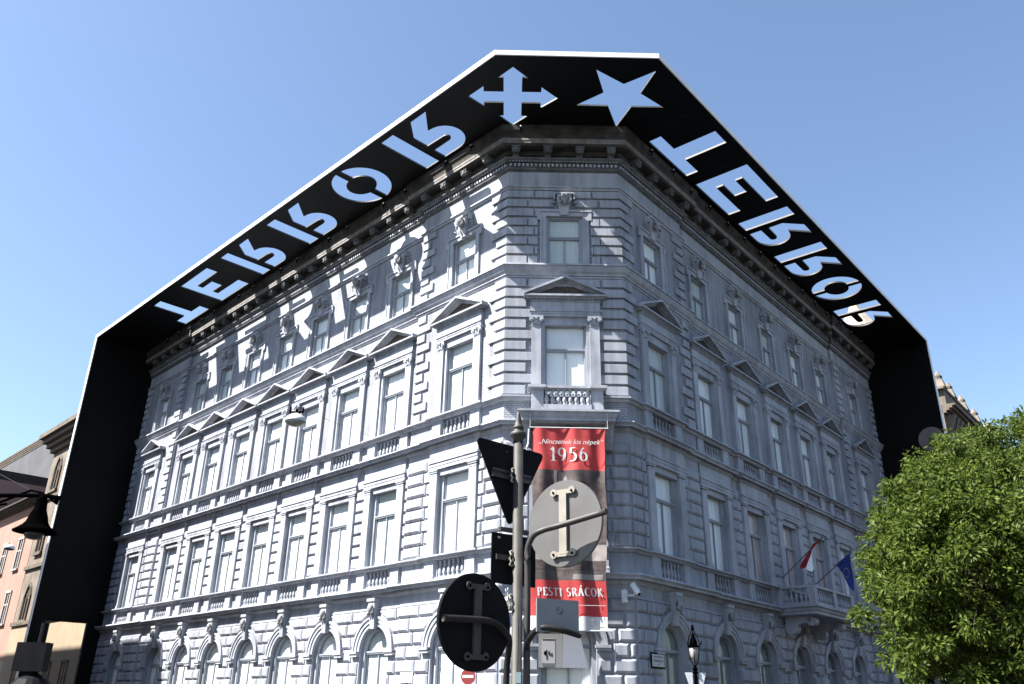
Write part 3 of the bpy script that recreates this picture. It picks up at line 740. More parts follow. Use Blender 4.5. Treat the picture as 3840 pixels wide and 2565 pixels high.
def g_E(): return [[(0, 0), (3.22, 0), (3.22, .62), (.82, .62), (.82, .95), (1.93, .95), (1.93, 1.55), (.82, 1.55), (.82, 1.88), (3.22, 1.88), (3.22, HL), (0, HL)]]
def g_R(): return [[(0, 0), (.85, 0), (.85, HL), (0, HL)],
    [(1.27, 0)] + arc(2.2, .82, .92, .82, -90, 72) + [(2.12, 1.66), (2.98, HL), (2.02, HL), (1.27, 1.72), (1.27, 1.00)] + arc(2.32, .80, .17, .17, 90, -90, 6)[0:] + [(1.27, .62)]]
def g_O():
    out = []
    for s in (-1, 1):
        o = arc(0, 1.24, 1.47, 1.29, -84, 84, 22); i = arc(0, 1.24, .80, .62, 78, -78, 16)
        out.append([(s*x, y) for x, y in o+i])
    return out
WOFF = .86   # distance of the letters' top edge from the wall plane
def place(fac, gl, u0, ux=1):
    sg = 1 if fac == 'R' else -1
    return [[tuple(W(fac, u0+sg*s, WOFF+h).xy) for s, h in ring] for ring in gl]
HO = {'L': [(g_T, 28.17), (g_E, 23.45), (g_R, 18.71), (g_R, 13.93), (g_O, 7.6), (g_R, 4.47)],
      'R': [(g_T, 1.25), (g_E, 5.25), (g_R, 9.47), (g_R, 13.6), (g_O, 19.12), (g_R, 21.85)]}
SEAM = {'L': [.75, 5.3, 9.95, 14.7, 19.5, 24.2, 28.9, 34.56], 'R': [.75, 4.82, 9.0, 13.1, 17.3, 21.2, 25.4, 29.86]}
VA, VB = Vector((-.78, 23.70)), Vector((5.15, 23.74))
OE = {'L': (Vector(W('L', 34.56, 3.93).xy), VA), 'R': (Vector(W('R', 29.86, 3.88).xy), VB)}
def outer_pt(fac, u):
    """point on the outer edge line at u"""
    e, v = OE[fac]; loc = FM[fac].inverted()
    a = loc @ Vector((e.x, e.y, 0)); b = loc @ Vector((v.x, v.y, 0))
    ua, ub = SX[fac]*a.x, SX[fac]*b.x; t = (u-ua)/(ub-ua); return e + (v-e)*t
WI = .25
for fac in 'LR':
    for i in range(len(SEAM[fac])-1):
        ua, ub = SEAM[fac][i]+.006, SEAM[fac][i+1]-.006
        ring = [tuple(W(fac, ua, WI).xy), tuple(W(fac, ub, WI).xy), tuple(outer_pt(fac, ub)), tuple(outer_pt(fac, ua))]
        holes = []
        for g, u in HO[fac]:
            c = u + (0 if g is g_O else (1.5 if fac == 'R' else -1.5))
            if ua < c < ub: holes += place(fac, g(), u)
        plate('soffit_panel', ring, holes, can, th=.085 if fac == 'R' else TH, mats=[M_BLACK, M_EDGE_LIT] if fac == 'R' else None)
cross = [(-0.05, 3.99), (-0.62, 3.40), (-0.40, 3.42), (-0.40, 2.63), (-1.17, 2.63), (-1.17, 2.92), (-1.79, 2.30), (-1.17, 1.72), (-1.17, 1.98), (-0.40, 1.98), (-0.40, 1.22), (-0.62, 1.22), (-0.05, 0.60), (.54, 1.20), (.30, 1.22), (.30, 1.98), (1.05, 1.98), (1.05, 1.70), (1.70, 2.29), (1.05, 2.91), (1.05, 2.63), (.30, 2.63), (.30, 3.42), (.53, 3.40)]
star = [(3.03, 3.93), (4.16, 3.17), (5.27, 3.91), (4.87, 2.66), (5.89, 1.86), (4.62, 1.86), (4.17, 0.61), (3.70, 1.88), (2.43, 1.90), (3.44, 2.67)]
ctr = [tuple(W('L', .744, WI).xy), tuple(outer_pt('L', .744)), tuple(VA), tuple(VB), tuple(outer_pt('R', .744)), tuple(W('R', .744, WI).xy), tuple(W('C', 4.05, WI+.1).xy), tuple(W('C', 0.05, WI+.1).xy)]
plate('soffit_panel', ctr, [[tuple(W('C', u, w).xy) for u, w in cross], [tuple(W('C', u, w).xy) for u, w in star]], can)
# bright edge all round
outl = [Vector(OE['L'][0]), VA, VB, Vector(OE['R'][0])]
m = MB(); sweep(m, outl, [(.003, ZS-.015), (.045, ZS-.015), (.05, ZS+.19), (-.1, ZS+.20)], close=True)
put('fascia', m.mesh('fascia', M_FASCIA), None, can)
# ribs on the upper face, seen through the holes
m = MB()
for fac in 'LR':
    for u in SEAM[fac]:
        a = W(fac, u, .4).xy; b = outer_pt(fac, u) - (outer_pt(fac, u)-a)*.06
        d = (b-a).normalized(); nn = Vector((d.y, -d.x))*.05
        m.quad((*(a+nn), ZS+.086), (*(b+nn), ZS+.086), (*(b+nn), ZS+.3), (*(a+nn), ZS+.3)); m.quad((*(a-nn), ZS+.086), (*(b-nn), ZS+.086), (*(b-nn), ZS+.3), (*(a-nn), ZS+.3))
        m.quad((*(a-nn), ZS+.3), (*(b-nn), ZS+.3), (*(b+nn), ZS+.3), (*(a+nn), ZS+.3))
put('upper_rib', m.mesh('upper_rib', M_BLACK), None, can)
# the two side walls
for fac, u, wo in (('L', 34.31, 3.93), ('R', 29.61, 3.88)):
    sx = SX[fac]
    leg = put('side_wall', None, FM[fac], can)
    x0, x1 = sorted((sx*u, sx*(u+.25)))
    zj = [5.9, 9.4, 12.9, 16.4, 19.9, 23.415]
    for za, zb in zip(zj[:-1], zj[1:]):
        m = MB(); m.box(x0, x1, -wo, .45, za+.004, zb-.004); put('wall_panel', m.mesh('wall_panel', M_LEG), None, leg)
    m = MB(); m.box(x0, x1, -.86, .45, 0, 5.896); put('wall_post', m.mesh('wall_post', M_LEG), None, leg)
    m = MB(); m.box(x0, x1, -wo, -3.16, 0, 5.896); put('wall_post', m.mesh('wall_post', M_LEG), None, leg)
    m = MB(); m.box(x0-.004, x1+.02, -wo-.05, -wo-.002, 0, ZS-.02); put('edge_trim', m.mesh('edge_trim', M_FASCIA), None, leg)
m = MB(); m.lathe([(.74, 0), (.74, .05)], 36, (29.54, -3.12, 17.1), axis='x')
m.v = [(29.54 + (v[0]-29.54)*1, v[1], v[2]) for v in m.v]
dsc = put('opening_disc', m.mesh('opening_disc', noisy('pinkish_grey_disc', (.20, .175, .17), (.26, .225, .22), 3, .8)), FM['R'], can)  # flat disc put in place of a round opening onto the house behind
m = MB(); m.lathe([(.17, 0), (.17, .01)], 20, (29.525, -3.12, 17.0), axis='x'); m.box(29.525, 29.535, -3.29, -2.95, 16.6, 17.0)
put('disc_slot', m.mesh('disc_slot', M_BLACK), None, dsc)

# ================================================================== BANNER
bx0, bx1 = .84, 3.30
ban = thing('hanging_banner', 'tall red and sepia cloth banner reading 1956 and PESTI SRACOK hanging from the corner balcony', 'banner', tuple(W('C', 2.055, 1.10, 10.45)))
Bz = lambda z: z-10.5
def rip(x, z): return .075*sin(x*5.1+.6*sin(z*1.3))*(.35+.65*min(1, abs(z)/2+.2)) + .018*sin(x*11+z*.7) + .02*sin(z*2.3)
M_PHOTO = noisy('printed_sepia_photo', (.045, .035, .035), (.16, .13, .125), 2.6, .85, lo=.3, hi=.75)
M_PHOTO2 = noisy('printed_pale_photo', (.24, .2, .19), (.42, .38, .36), 3.0, .85)
M_PHOTO3 = noisy('printed_dark_photo', (.05, .035, .033), (.13, .09, .085), 5.0, .85)
def strip(name, za, zb, m_, xa=-1.20, xb=1.24, off=0, nx=48, nz=None, parent=None):
    nz = nz or max(2, int((za-zb)/.12)); v = []; f = []
    for j in range(nz+1):
        z = za+(zb-za)*j/nz; taper = 0.018*(z)
        for i in range(nx+1):
            x = xa+(xb-xa)*i/nx
            v.append((x + (.022*sin(z*1.7+.5)+.012*sin(z*4.1)) + taper*(.9 if x > 0 else .6), -rip(x, z)-off, z))
    for j in range(nz):
        for i in range(nx):
            a = j*(nx+1)+i; f.append((a, a+1, a+nx+2, a+nx+1))
    me = bpy.data.meshes.new(name); me.from_pydata(v, [], f); me.materials.append(m_)
    me.polygons.foreach_set('use_smooth', [True]*len(f)); return put(name, me, None, parent or ban)
strip('red_field', Bz(10.44), Bz(9.0), M_RED); strip('photo_field', Bz(9.0), Bz(5.43), M_PHOTO); strip('red_field', Bz(5.43), Bz(4.35), M_RED); strip('white_field', Bz(4.35), Bz(3.93), M_WHITE)
ph = ban
strip('printed_ground', Bz(6.55), Bz(6.05), M_PHOTO2, off=.004); strip('printed_band', Bz(6.05), Bz(5.75), M_PHOTO3, off=.004); strip('printed_strip', Bz(5.62), Bz(5.45), M_PHOTO2, .2, 1.15, .006)
strip('printed_building', Bz(8.9), Bz(7.0), M_PHOTO3, -1.15, -.35, .004); strip('printed_post', Bz(8.98), Bz(7.5), M_PHOTO2, -.46, -.36, .006)
strip('printed_building', Bz(8.6), Bz(6.6), M_PHOTO3, .3, 1.2, .004)
# printed boy's head with cap
def disc(name, cx, cz, rx, rz, m_, off): 
    v = [(cx, -rip(cx, cz)-off, cz)]+[(cx+rx*cos(2*pi*k/20), -rip(cx+rx*cos(2*pi*k/20), cz+rz*sin(2*pi*k/20))-off, cz+rz*sin(2*pi*k/20)) for k in range(20)]
    f = [(0, 1+k, 1+(k+1) % 20) for k in range(20)]; me = bpy.data.meshes.new(name); me.from_pydata(v, [], f); me.materials.append(m_); put(name, me, None, ban)
disc('printed_cap', -.02, Bz(8.66), .17, .17, M_PHOTO2, .008); disc('printed_face', -.03, Bz(8.52), .09, .12, M_WHITE, .012); disc('printed_coat', 0, Bz(7.75), .42, .75, M_PHOTO, .009)
# lettering drawn with a broad-nib stroke
def A(cx, cy, rx, ry, a0, a1, n=12): return arc(cx, cy, rx, ry, a0, a1, n)
GL = {
 '1': (.34, [[(.02, .80), (.2, 1.0)], [(.2, .98), (.2, .02)]], [(.2, 0, .17)]),
 '9': (.58, [A(.27, .68, .22, .30, -60, 300, 22), A(.12, .62, .37, .62, 20, -66, 10)], []),
 '5': (.52, [[(.14, .97), (.46, .97)], [(.15, .98), (.10, .58)], A(.18, .31, .27, .31, 108, -120, 18)], []),
 '6': (.58, [A(.29, .31, .22, .30, 120, 480, 22), A(.46, .38, .38, .62, 112, 196, 10)], []),
 'P': (.55, [[(.13, 0), (.13, 1)], [(.13, .98)]+A(.27, .74, .22, .24, 90, -90, 12)+[(.13, .5)]], [(.13, 0, .12), (.08, 1, .09)]),
 'E': (.56, [[(.13, 0), (.13, 1)], [(.13, .98), (.46, .98)], [(.13, .52), (.38, .52)], [(.13, .02), (.49, .02)], [(.47, .98), (.47, .84)], [(.49, .02), (.5, .18)]], []),
 'S': (.48, [A(.23, .75, .16, .23, 50, 270, 12)[:-3]+[(.16, .56), (.3, .44)]+A(.23, .26, .18, .25, 60, -140, 12)], []),
 'T': (.58, [[(.29, 0), (.29, 1)], [(.03, .98), (.55, .98)], [(.03, .98), (.03, .85)], [(.55, .98), (.55, .85)]], [(.29, 0, .12)]),
 'I': (.28, [[(.14, 0), (.14, 1)]], [(.14, 0, .12), (.14, 1, .12)]),
 'R': (.62, [[(.13, 0), (.13, 1)], [(.13, .98)]+A(.27, .75, .2, .23, 90, -90, 12)+[(.13, .52)], [(.28, .52), (.58, .02)]], [(.13, 0, .12), (.58, 0, .06)]),
 'A': (.66, [[(.06, 0), (.31, 1)], [(.31, 1), (.57, 0)], [(.14, .35), (.47, .35)]], [(.06, 0, .09), (.58, 0, .1)]),
 'C': (.62, [A(.33, .5, .27, .5, 42, 318, 26)], []),
 'O': (.70, [A(.35, .5, .29, .5, 0, 360, 30)], []),
 'K': (.64, [[(.13, 0), (.13, 1)], [(.15, .45), (.5, .99)], [(.24, .58), (.58, .01)]], [(.13, 0, .12), (.13, 1, .12), (.58, 0, .08)]),
 ' ': (.3, [], [])}
GL['Á'] = (GL['A'][0], GL['A'][1]+[[(.33, 1.12), (.42, 1.28)]], GL['A'][2])
def lettering(name, text, xc, z, h, m_, parent, thick=.15, thin=.05, gap=.10, ripf=None, mtx=None):
    wd = sum(GL[c][0]+gap for c in text)-gap; x = xc-wd*h/2
    def P(a, b):
        X, Z = x+a*h, z+b*h; return (X + .022*sin(Z*1.7+.5)+.012*sin(Z*4.1), (-ripf(X/1.0, Z)-.035) if ripf else 0, Z)
    for c in text:
        g = GL[c]; m = MB()
        for st in g[1]:
            n = len(st); pr = None
            for i, (a, b) in enumerate(st):
                p = st[max(0, i-1)]; q = st[min(n-1, i+1)]; dx, dy = q[0]-p[0], q[1]-p[1]; l = sqrt(dx*dx+dy*dy) or 1
                t = (thin+(thick-thin)*abs(dy/l)**1.5)/2; nx, ny = -dy/l*t, dx/l*t
                cu = (P(a+nx, b+ny), P(a-nx, b-ny))
                if pr: m.quad(pr[0], cu[0], cu[1], pr[1])
                pr = cu
        for (a, b, s) in g[2]:
            b0 = b if b == 0 else b-.045
            m.quad(P(a-s, b0), P(a+s, b0), P(a+s, b0+.045), P(a-s, b0+.045))
        x += (g[0]+gap)*h
        if m.v: put(name, m.mesh(name, m_), mtx, parent)
lettering('lettering', '1956', .02, Bz(9.30), .47, M_WHITE, ban, gap=.2, ripf=rip)
lettering('lettering', 'PESTI SRÁCOK', .0, Bz(4.95), .25, M_WHITE, ban, thick=.19, gap=.16, ripf=rip)
def textobj(s, size, loc, m_, parent, shear=0, align='CENTER', rot=(pi/2, 0, 0), ext=0.001, name='lettering'):
    cu = bpy.data.curves.new(name, 'FONT'); cu.body = s; cu.size = size; cu.shear = shear; cu.align_x = align; cu.extrude = ext; cu.materials.append(m_)
    o = bpy.data.objects.new(name, cu); COL.objects.link(o); me = bpy.data.meshes.new_from_object(o.evaluated_get(bpy.context.evaluated_depsgraph_get())); bpy.data.objects.remove(o); bpy.data.curves.remove(cu)
    o = put(name, me, None, parent); o.location = loc; o.rotation_euler = rot; return o
textobj('„Nincsenek kis népek”', .235, (.05, -.115, Bz(9.86)), M_WHITE, ban, .3)
m = MB(); m.box(-1.1, 1.1, -.13, -.125, Bz(4.66), Bz(4.675)); put('printed_rule', m.mesh('printed_rule', M_WHITE), None, ban)
m = MB(); M_LOGO = mat('grey_print', (.25, .25, .27), .8)
for (a, b, c, d) in ((.62, .70, 4.2, 4.27), (.62, .68, 4.1, 4.16), (.85, .90, 4.2, 4.26), (.70, 1.05, 4.0, 4.03)): m.box(a, b, -.13, -.126, Bz(c), Bz(d))
put('printed_logo', m.mesh('printed_logo', M_LOGO), None, ban)
m = MB(); m.tube([(-1.32, 0, Bz(10.46)), (1.34, 0, Bz(10.46))], .022, 8); m.tube([(-1.3, 0, Bz(3.93)), (1.28, 0, Bz(3.93))], .02, 8)
for x in (-1.30, 1.33): m.tube([(x, 0, Bz(10.46)), (x, 0, Bz(11.0))], .008, 5)
put('hanging_rod', m.mesh('hanging_rod', M_LAMPW), None, ban)
m = MB()
for x, x2 in ((-1.27, -1.28), (1.24, 1.42)): m.tube([(x, 0, Bz(3.93)), (x2, .5, Bz(3.55)), (x2+.02, .85, Bz(3.0))], .012, 5)
m.tube([(-1.34, .0, Bz(10.4)), (-1.36, .02, Bz(9.9)), (-1.42, .0, Bz(9.7))], .03, 6)
for k in range(7): m.tube([(-1.40, 0, Bz(9.72)), (-1.40+.14*cos(k*.9), .06*sin(k*2), Bz(9.66)+.11*sin(k*.9))], .015, 5)
put('tie_cord', m.mesh('tie_cord', M_LAMPW), None, ban)

# board and notices above the corner door
brd = thing('notice_board', 'pale notice board with a small poster hung across the corner doorway below the banner', 'board', tuple(W('C', 1.85, .28, 2.84)))
m = MB(); m.box(-.76, .0, -.02, .0, 0, 1.0); put('board', m.mesh('board', mat('board_grey_white', (.27, .275, .28), .6)), None, brd)
m = MB(); m.poly([(0, -.015, 1.0), (.55, -.015, 1.0), (.78, -.05, 0), (0, -.02, 0)]); put('side_sheet', m.mesh('side_sheet', mat('pale_blue_sheet', (.27, .295, .36), .7)), None, brd)
m = MB(); m.box(-.66, -.24, -.028, -.022, .12, .86); po = put('poster', m.mesh('poster', mat('poster_paper', (.42, .42, .44), .7)), None, brd)
m = MB(); r = random.Random(3)
for k in range(9):
    x = -.60+r.random()*.28; z = .22+r.random()*.2; m.box(x, x+.05, -.033, -.029, z, z+.07+r.random()*.06)
for k in range(11): m.box(-.64+.036*k, -.64+.036*k+.024, -.033, -.029, .80, .845)
for k in range(7): m.box(-.62+.055*k, -.62+.055*k+.03, -.033, -.029, .03+.0, .075)
put('printed_marks', m.mesh('printed_marks', mat('dark_print', (.03, .03, .035), .7)), None, po)

nt_ = thing('paper_notice', 'small white paper notice on the pier left of the dark round sign', 'notice', tuple(W('L', 4.62, .10, 2.42)), atan2(-dL[1], -dL[0]))
m = MB(); m.box(-.34, .34, -.012, 0, 0, .34); put('sheet', m.mesh('sheet', M_WHITE), None, nt_); m = MB()
for k in range(3): m.box(-.28, .20-.1*k, -.016, -.0125, .06+.09*k, .075+.09*k)
put('printed_line', m.mesh('printed_line', M_LOGO), None, nt_)
# street-name plaque
pl = thing('street_plaque', 'white street name plate in a dark frame beside the first right-hand arch', 'sign', tuple(W('R', 1.12, .11, 2.93)), 0)
pl.rotation_euler = (0, 0, atan2(dR[1], dR[0]))
m = MB(); m.box(-.43, .43, -.02, .0, -.02, .46); put('plate_frame', m.mesh('plate_frame', M_IRON), None, pl)
m = MB(); m.box(-.38, .38, -.03, -.02, .03, .41); put('plate', m.mesh('plate', M_WHITE), None, pl)
MT = mat('plate_text', (.05, .06, .10), .7)
textobj('VI. KER. TERÉZVÁROS', .062, (0, -.033, .31), MT, pl); textobj('Andrássy út', .125, (0, -.033, .175), MT, pl); textobj('60', .06, (0, -.033, .08), MT, pl)

# security cameras
def sec_cam(label, loc, rz, grp='security cameras on the corner'):
    t = thing('security_camera', label, 'camera', loc, rz, grp)
    m = MB(); m.frustum((-.09, .09, -.09, .09), -.22, (-.02, .02, -.02, .02), .20); m.box(-.1, .1, -.02, .02, -.25, .16); put('mount', m.mesh('mount', M_LAMPW), None, t)
    m = MB(); m.tube([(0, 0, 0), (.28, -.16, -.02), (.34, -.2, .10)], .035, 7); put('arm', m.mesh('arm', M_LAMPW), None, t)
    m = MB(); m.tube([(.26, -.1, .32), (.36, -.26, .12), (.42, -.34, .0)], [.10, .10, .085], 10); put('camera_housing', m.mesh('camera_housing', M_LAMPW), None, t)
    m = MB(); m.tube([(.42, -.34, 0), (.425, -.348, -.01)], .06, 10); put('lens', m.mesh('lens', M_DARKWIN), None, t)
sec_cam('white security camera on a bracket to the right of the banner', tuple(W('C', 3.85, .35, 5.05)), 0)
sec_cam('white security camera on a bracket between the round sign and the pole', tuple(W('C', .10, .35, 5.02)), radians(180+35))

# ================================================================== FLAGS
def flag(name, label, u, tip, poly, bands):
    t = thing(name, label, 'flag', tuple(W('R', u, .07, 7.08)), atan2(dR[1], dR[0]), 'flags over the right-hand balcony')
    m = MB(); m.tube([(0, 0, 0), (0, -(tip[0]-.07), tip[1]-7.08)], .022, 7); m.lathe([(.035, 0), (.045, .03), (.02, .08)], 8, (0, -(tip[0]-.07), tip[1]-7.08)); put('flagpole', m.mesh('flagpole', M_SIGNBACK), None, t)
    for nm, mt, ring in bands:
        # triangulated cloth with folds
        bpy_pts = [Vector((0, -(w-.07), z-7.08)) for w, z in ring]
        c = sum(bpy_pts, Vector())/len(bpy_pts); v = []; f = []
        n = len(bpy_pts); K = 5
        for k in range(K+1):
            for i, p in enumerate(bpy_pts):
                q = c+(p-c)*k/K; v.append((.05*sin(q.y*14+1)+.04*sin(q.z*4), q.y, q.z))
        for k in range(K):
            for i in range(n): f.append((k*n+i, k*n+(i+1) % n, (k+1)*n+(i+1) % n, (k+1)*n+i))
        me = bpy.data.meshes.new(nm); me.from_pydata(v, [], f); me.materials.append(mt); put(nm, me, None, t)
    return t
M_FR = mat('flag_red', (.45, .02, .02), .8); M_FW = mat('flag_white', (.9, .9, .92), .8); M_FG = mat('flag_green', (.02, .09, .04), .8); M_FB = mat('flag_blue', (.02, .05, .30), .8); M_FY = mat('flag_yellow', (.7, .5, .05), .8)
flag('hungarian_flag', 'red, white and green flag drooping from a pole, left of the blue flag', 12.1, (1.97, 8.56), None,
     [('red_band', M_FR, [(1.89, 8.54), (1.80, 8.40), (1.50, 8.16), (1.42, 7.95), (1.12, 7.40), (.86, 7.38), (.85, 7.52), (1.43, 8.16), (1.56, 8.33)]),
      ('white_band', M_FW, [(1.56, 8.20), (1.48, 7.9), (1.46, 7.32), (1.35, 7.20), (1.12, 7.36), (1.42, 7.95)]),
      ('green_band', M_FG, [(1.46, 7.32), (1.42, 7.18), (1.30, 7.16), (1.18, 7.26), (1.33, 7.24)])])
fb = flag('blue_flag', 'plain looking dark blue flag hanging from a pole beside the tree', 15.5, (1.98, 8.43), None,
     [('blue_cloth', M_FB, [(1.95, 8.42), (1.26, 7.98), (1.49, 7.52), (1.69, 6.95), (1.89, 6.71), (1.93, 7.3), (1.91, 7.85)])])
m = MB()
for k in range(12):
    a = 2*pi*k/12; y, z = -(1.70-.07)+.13*cos(a), (7.55-7.08)+.2*sin(a)
    for s in (-1, 1): m.poly([(s*.1, y+.022*cos(2*pi*j/5), z+.022*sin(2*pi*j/5)) for j in range(5)])
put('star_ring', m.mesh('star_ring', M_FY), None, fb)

# ================================================================== SIGN POST IN FRONT
px, py = .054, 5.30
post = thing('sign_post', 'slim grey street post with a pointed cap holding the road signs', 'post', (px, py, 0))
m = MB(); m.tube([(.014, 0, 0), (.0, 0, 3.23)], .032, 16); put('pole', m.mesh('pole', M_POLE, True), None, post)
m = MB(); m.lathe([(.032, 3.20), (.034, 3.235), (.052, 3.25), (.056, 3.262), (.052, 3.275), (.034, 3.285), (.030, 3.30), (.038, 3.307), (.036, 3.318), (.026, 3.325), (.022, 3.35), (.013, 3.40), (.010, 3.42)], 16, (-.002, 0, 0)); put('pointed_cap', m.mesh('pointed_cap', M_POLE, True), None, post)
for z in (2.46, 2.20, 2.985):
    m = MB(); m.tube([(-.030, -.02, z+.045), (-.044, -.022, z+.04), (-.036, -.03, z+.02), (-.046, -.026, z), (-.036, -.03, z-.02), (-.044, -.022, z-.04), (-.030, -.02, z-.045)], .007, 6)
    put('clamp', m.mesh('clamp', M_STRAP), None, post)
m = MB(); m.box(.0, .032, -.037, -.034, 1.745, 1.805); put('sticker', m.mesh('sticker', mat('pale_blue_sticker', (.35, .48, .52), .5)), None, post)
def rsign_round(name, label, c, r, rz, mback, mstrap, arm_pts, arm_r, marm, scz=1.0):
    t = thing(name, label, 'road sign', c, rz, 'road signs seen from behind')
    m = MB(); m.lathe([(r, 0), (r*1.01, -.006), (r*1.01, -.018), (r, -.022)], 48, (0, 0.03, 0), axis='y'); put('sign_plate', m.mesh('sign_plate', mback), None, t)
    m = MB(); y0, y1 = -.004, .004
    m.box(-.026, .026, y0-.008, y1, -r*.72, r*.72)
    for s in (-1, 1):
        m.lathe([(.023, -.012), (.023, -.002)], 14, (-.066, 0, s*r*.72), axis='y'); m.lathe([(.023, -.012), (.023, -.002)], 14, (.066, 0, s*r*.72+.006), axis='y')
        m.box(-.066, .066, y0-.0065, y1-.006, s*r*.72-.014, s*r*.72+.014)
    put('back_strap', m.mesh('back_strap', mstrap), None, t)
    m = MB()
    for s in (-1, 1):
        for x in (-.066, .066): m.lathe([(.0075, -.018), (.0075, -.006)], 8, (x, 0, s*r*.72), axis='y')
    put('bolt', m.mesh('bolt', M_IRON), None, t)
    inv = (T(*c) @ Matrix.Rotation(rz, 4, 'Z')).inverted()
    m = MB(); m.tube([tuple(inv @ Vector(p)) for p in arm_pts], arm_r, 12); put('support_arm', m.mesh('support_arm', marm, True), None, t)
    return t
def smooth(pts, n=4):
    P = [Vector(p) for p in pts]; P = [P[0]]+P+[P[-1]]; out = []
    for i in range(1, len(P)-2):
        for k in range(n):
            t = k/n; a, b, c, d = P[i-1:i+3]
            out.append(tuple(.5*((2*b)+(c-a)*t+(2*a-5*b+4*c-d)*t*t+(3*b-3*c+d-a)*t**3)))
    out.append(tuple(P[-2])); return out
rsign_round('round_road_sign', 'round light grey sign back with a cream strap, in front of the banner', (0.332, 5.099, 2.649), .262, radians(-36), M_SIGNBACK, M_STRAP,
     smooth([(0.563, 4.829, 2.663), (0.319, 4.993, 2.615), (0.201, 5.031, 2.587), (0.148, 5.070, 2.562), (0.121, 5.089, 2.511), (0.114, 5.099, 2.459), (0.115, 5.099, 2.335), (0.117, 5.099, 2.004), (0.117, 5.099, 1.215)]), .0185, noisy('brown_grey_tube', (.022, .019, .018), (.04, .035, .032), 12, .6))
rsign_round('round_road_sign', 'round sign back, nearly black in shade, with a dark strap, left of the post', (-.172, 4.95, 2.055), .262, radians(42), M_SIGNDARK, M_STRAPD,
     smooth([(-.345, 4.74, 2.05), (-.224, 4.83, 2.055), (-.105, 4.93, 2.057), (-.044, 4.99, 2.036), (-.005, 5.06, 2.0), (.014, 5.14, 1.955), (.0, 5.22, 1.74), (.0, 5.22, 1.0)]), .019, M_ARM)
# give-way triangle, seen from behind
tri = thing('triangular_road_sign', 'triangular give way sign back, dark in shade, point down, at the top of the post', 'road sign', (.0, 5.35, 3.2), radians(40.4), 'road signs seen from behind')
def rtri(s, r):
    P = [(-s/2, 0), (s/2, 0), (0, -s*.9)]; out = []
    for i in range(3):
        a, b, c = Vector(P[i-1]), Vector(P[i]), Vector(P[(i+1) % 3]); d1 = (a-b).normalized(); d2 = (c-b).normalized()
        p0, p2 = b+d1*r, b+d2*r
        for k in range(6): t = k/5; out.append(tuple(p0*(1-t)**2+b*2*t*(1-t)+p2*t*t))
    return out
R3 = rtri(.60, .055); m = MB(); m.poly([(x, 0, z) for x, z in R3]); m.poly([(x, -.012, z) for x, z in R3])
for i in range(len(R3)): a, b = R3[i], R3[(i+1) % len(R3)]; m.quad((a[0], 0, a[1]), (b[0], 0, b[1]), (b[0], -.012, b[1]), (a[0], -.012, a[1]))
put('sign_plate', m.mesh('sign_plate', M_SIGNDARK), None, tri)
m = MB(); m.box(-.165, .165, -.030, -.012, -.235, -.215); m.box(-.165, .165, -.030, -.012, -.195, -.178); m.box(-.165, .165, -.018, -.012, -.235, -.178); put('back_strap', m.mesh('back_strap', M_STRAPD), None, tri)
m = MB(); m.lathe([(.008, -.02), (.008, -.01)], 8, (-.04, 0, -.05), axis='y'); put('bolt', m.mesh('bolt', M_STRAPD), None, tri)
# rectangular sign back lower on the post
rect = thing('rectangular_road_sign', 'small dark rectangular sign back half hidden behind the post', 'road sign', (.03, 5.36, 2.46), radians(38), 'road signs seen from behind')
m = MB(); m.box(-.175, .175, -.01, 0, -.15, .155); put('sign_plate', m.mesh('sign_plate', M_SIGNDARK), None, rect)
m = MB(); m.box(-.15, .10, -.028, -.01, -.01, .022); m.box(-.10, .13, .002, .03, .175, .20); put('back_strap', m.mesh('back_strap', M_STRAPD), None, rect)
m = MB(); m.lathe([(.009, -.02), (.009, -.01)], 8, (-.125, 0, .125), axis='y'); put('bolt', m.mesh('bolt', M_STRAP), None, rect)
# grey plate with stencilled emblem
gp = thing('grey_sign_plate', 'bluish grey rectangular sign back with a small round stencil, below the banner lettering', 'road sign', (.287, 5.0, 2.095), radians(22), 'road signs seen from behind')
m = MB(); m.box(-.132, .132, -.006, .006, -.088, .092); put('sign_plate', m.mesh('sign_plate', noisy('blue_grey_sign_back', (.20, .225, .25), (.25, .275, .30), 5, .5)), None, gp)
m = MB(); MS = mat('stencil_print', (.07, .08, .10), .7)
for k in range(20):
    if k in (3, 4, 12): continue
    a0, a1 = 2*pi*k/20, 2*pi*(k+1)/20
    m.quad(*[(.01+rr*cos(a), -.008, .03+rr*sin(a)) for rr, a in ((.017, a0), (.021, a0), (.021, a1), (.017, a1))])
m.tri((.0, -.008, .035), (.012, -.008, .03), (.006, -.008, .042)); m.tri((.008, -.008, .02), (.022, -.008, .026), (.018, -.008, .014))
put('stencil', m.mesh('stencil', MS), None, gp)
inv = (T(.287, 5.0, 2.095) @ Matrix.Rotation(radians(22), 4, 'Z')).inverted()
m = MB(); m.tube([tuple(inv @ Vector(p)) for p in smooth([(.415, 5.035, 1.995), (.314, 4.97, 2.016), (.212, 4.96, 2.031), (.161, 4.99, 2.013), (.124, 5.04, 1.966), (.113, 5.10, 1.912), (.114, 5.14, 1.739), (.114, 5.14, 1.0)])], .017, 12)
put('support_arm', m.mesh('support_arm', M_ARM, True), None, gp)
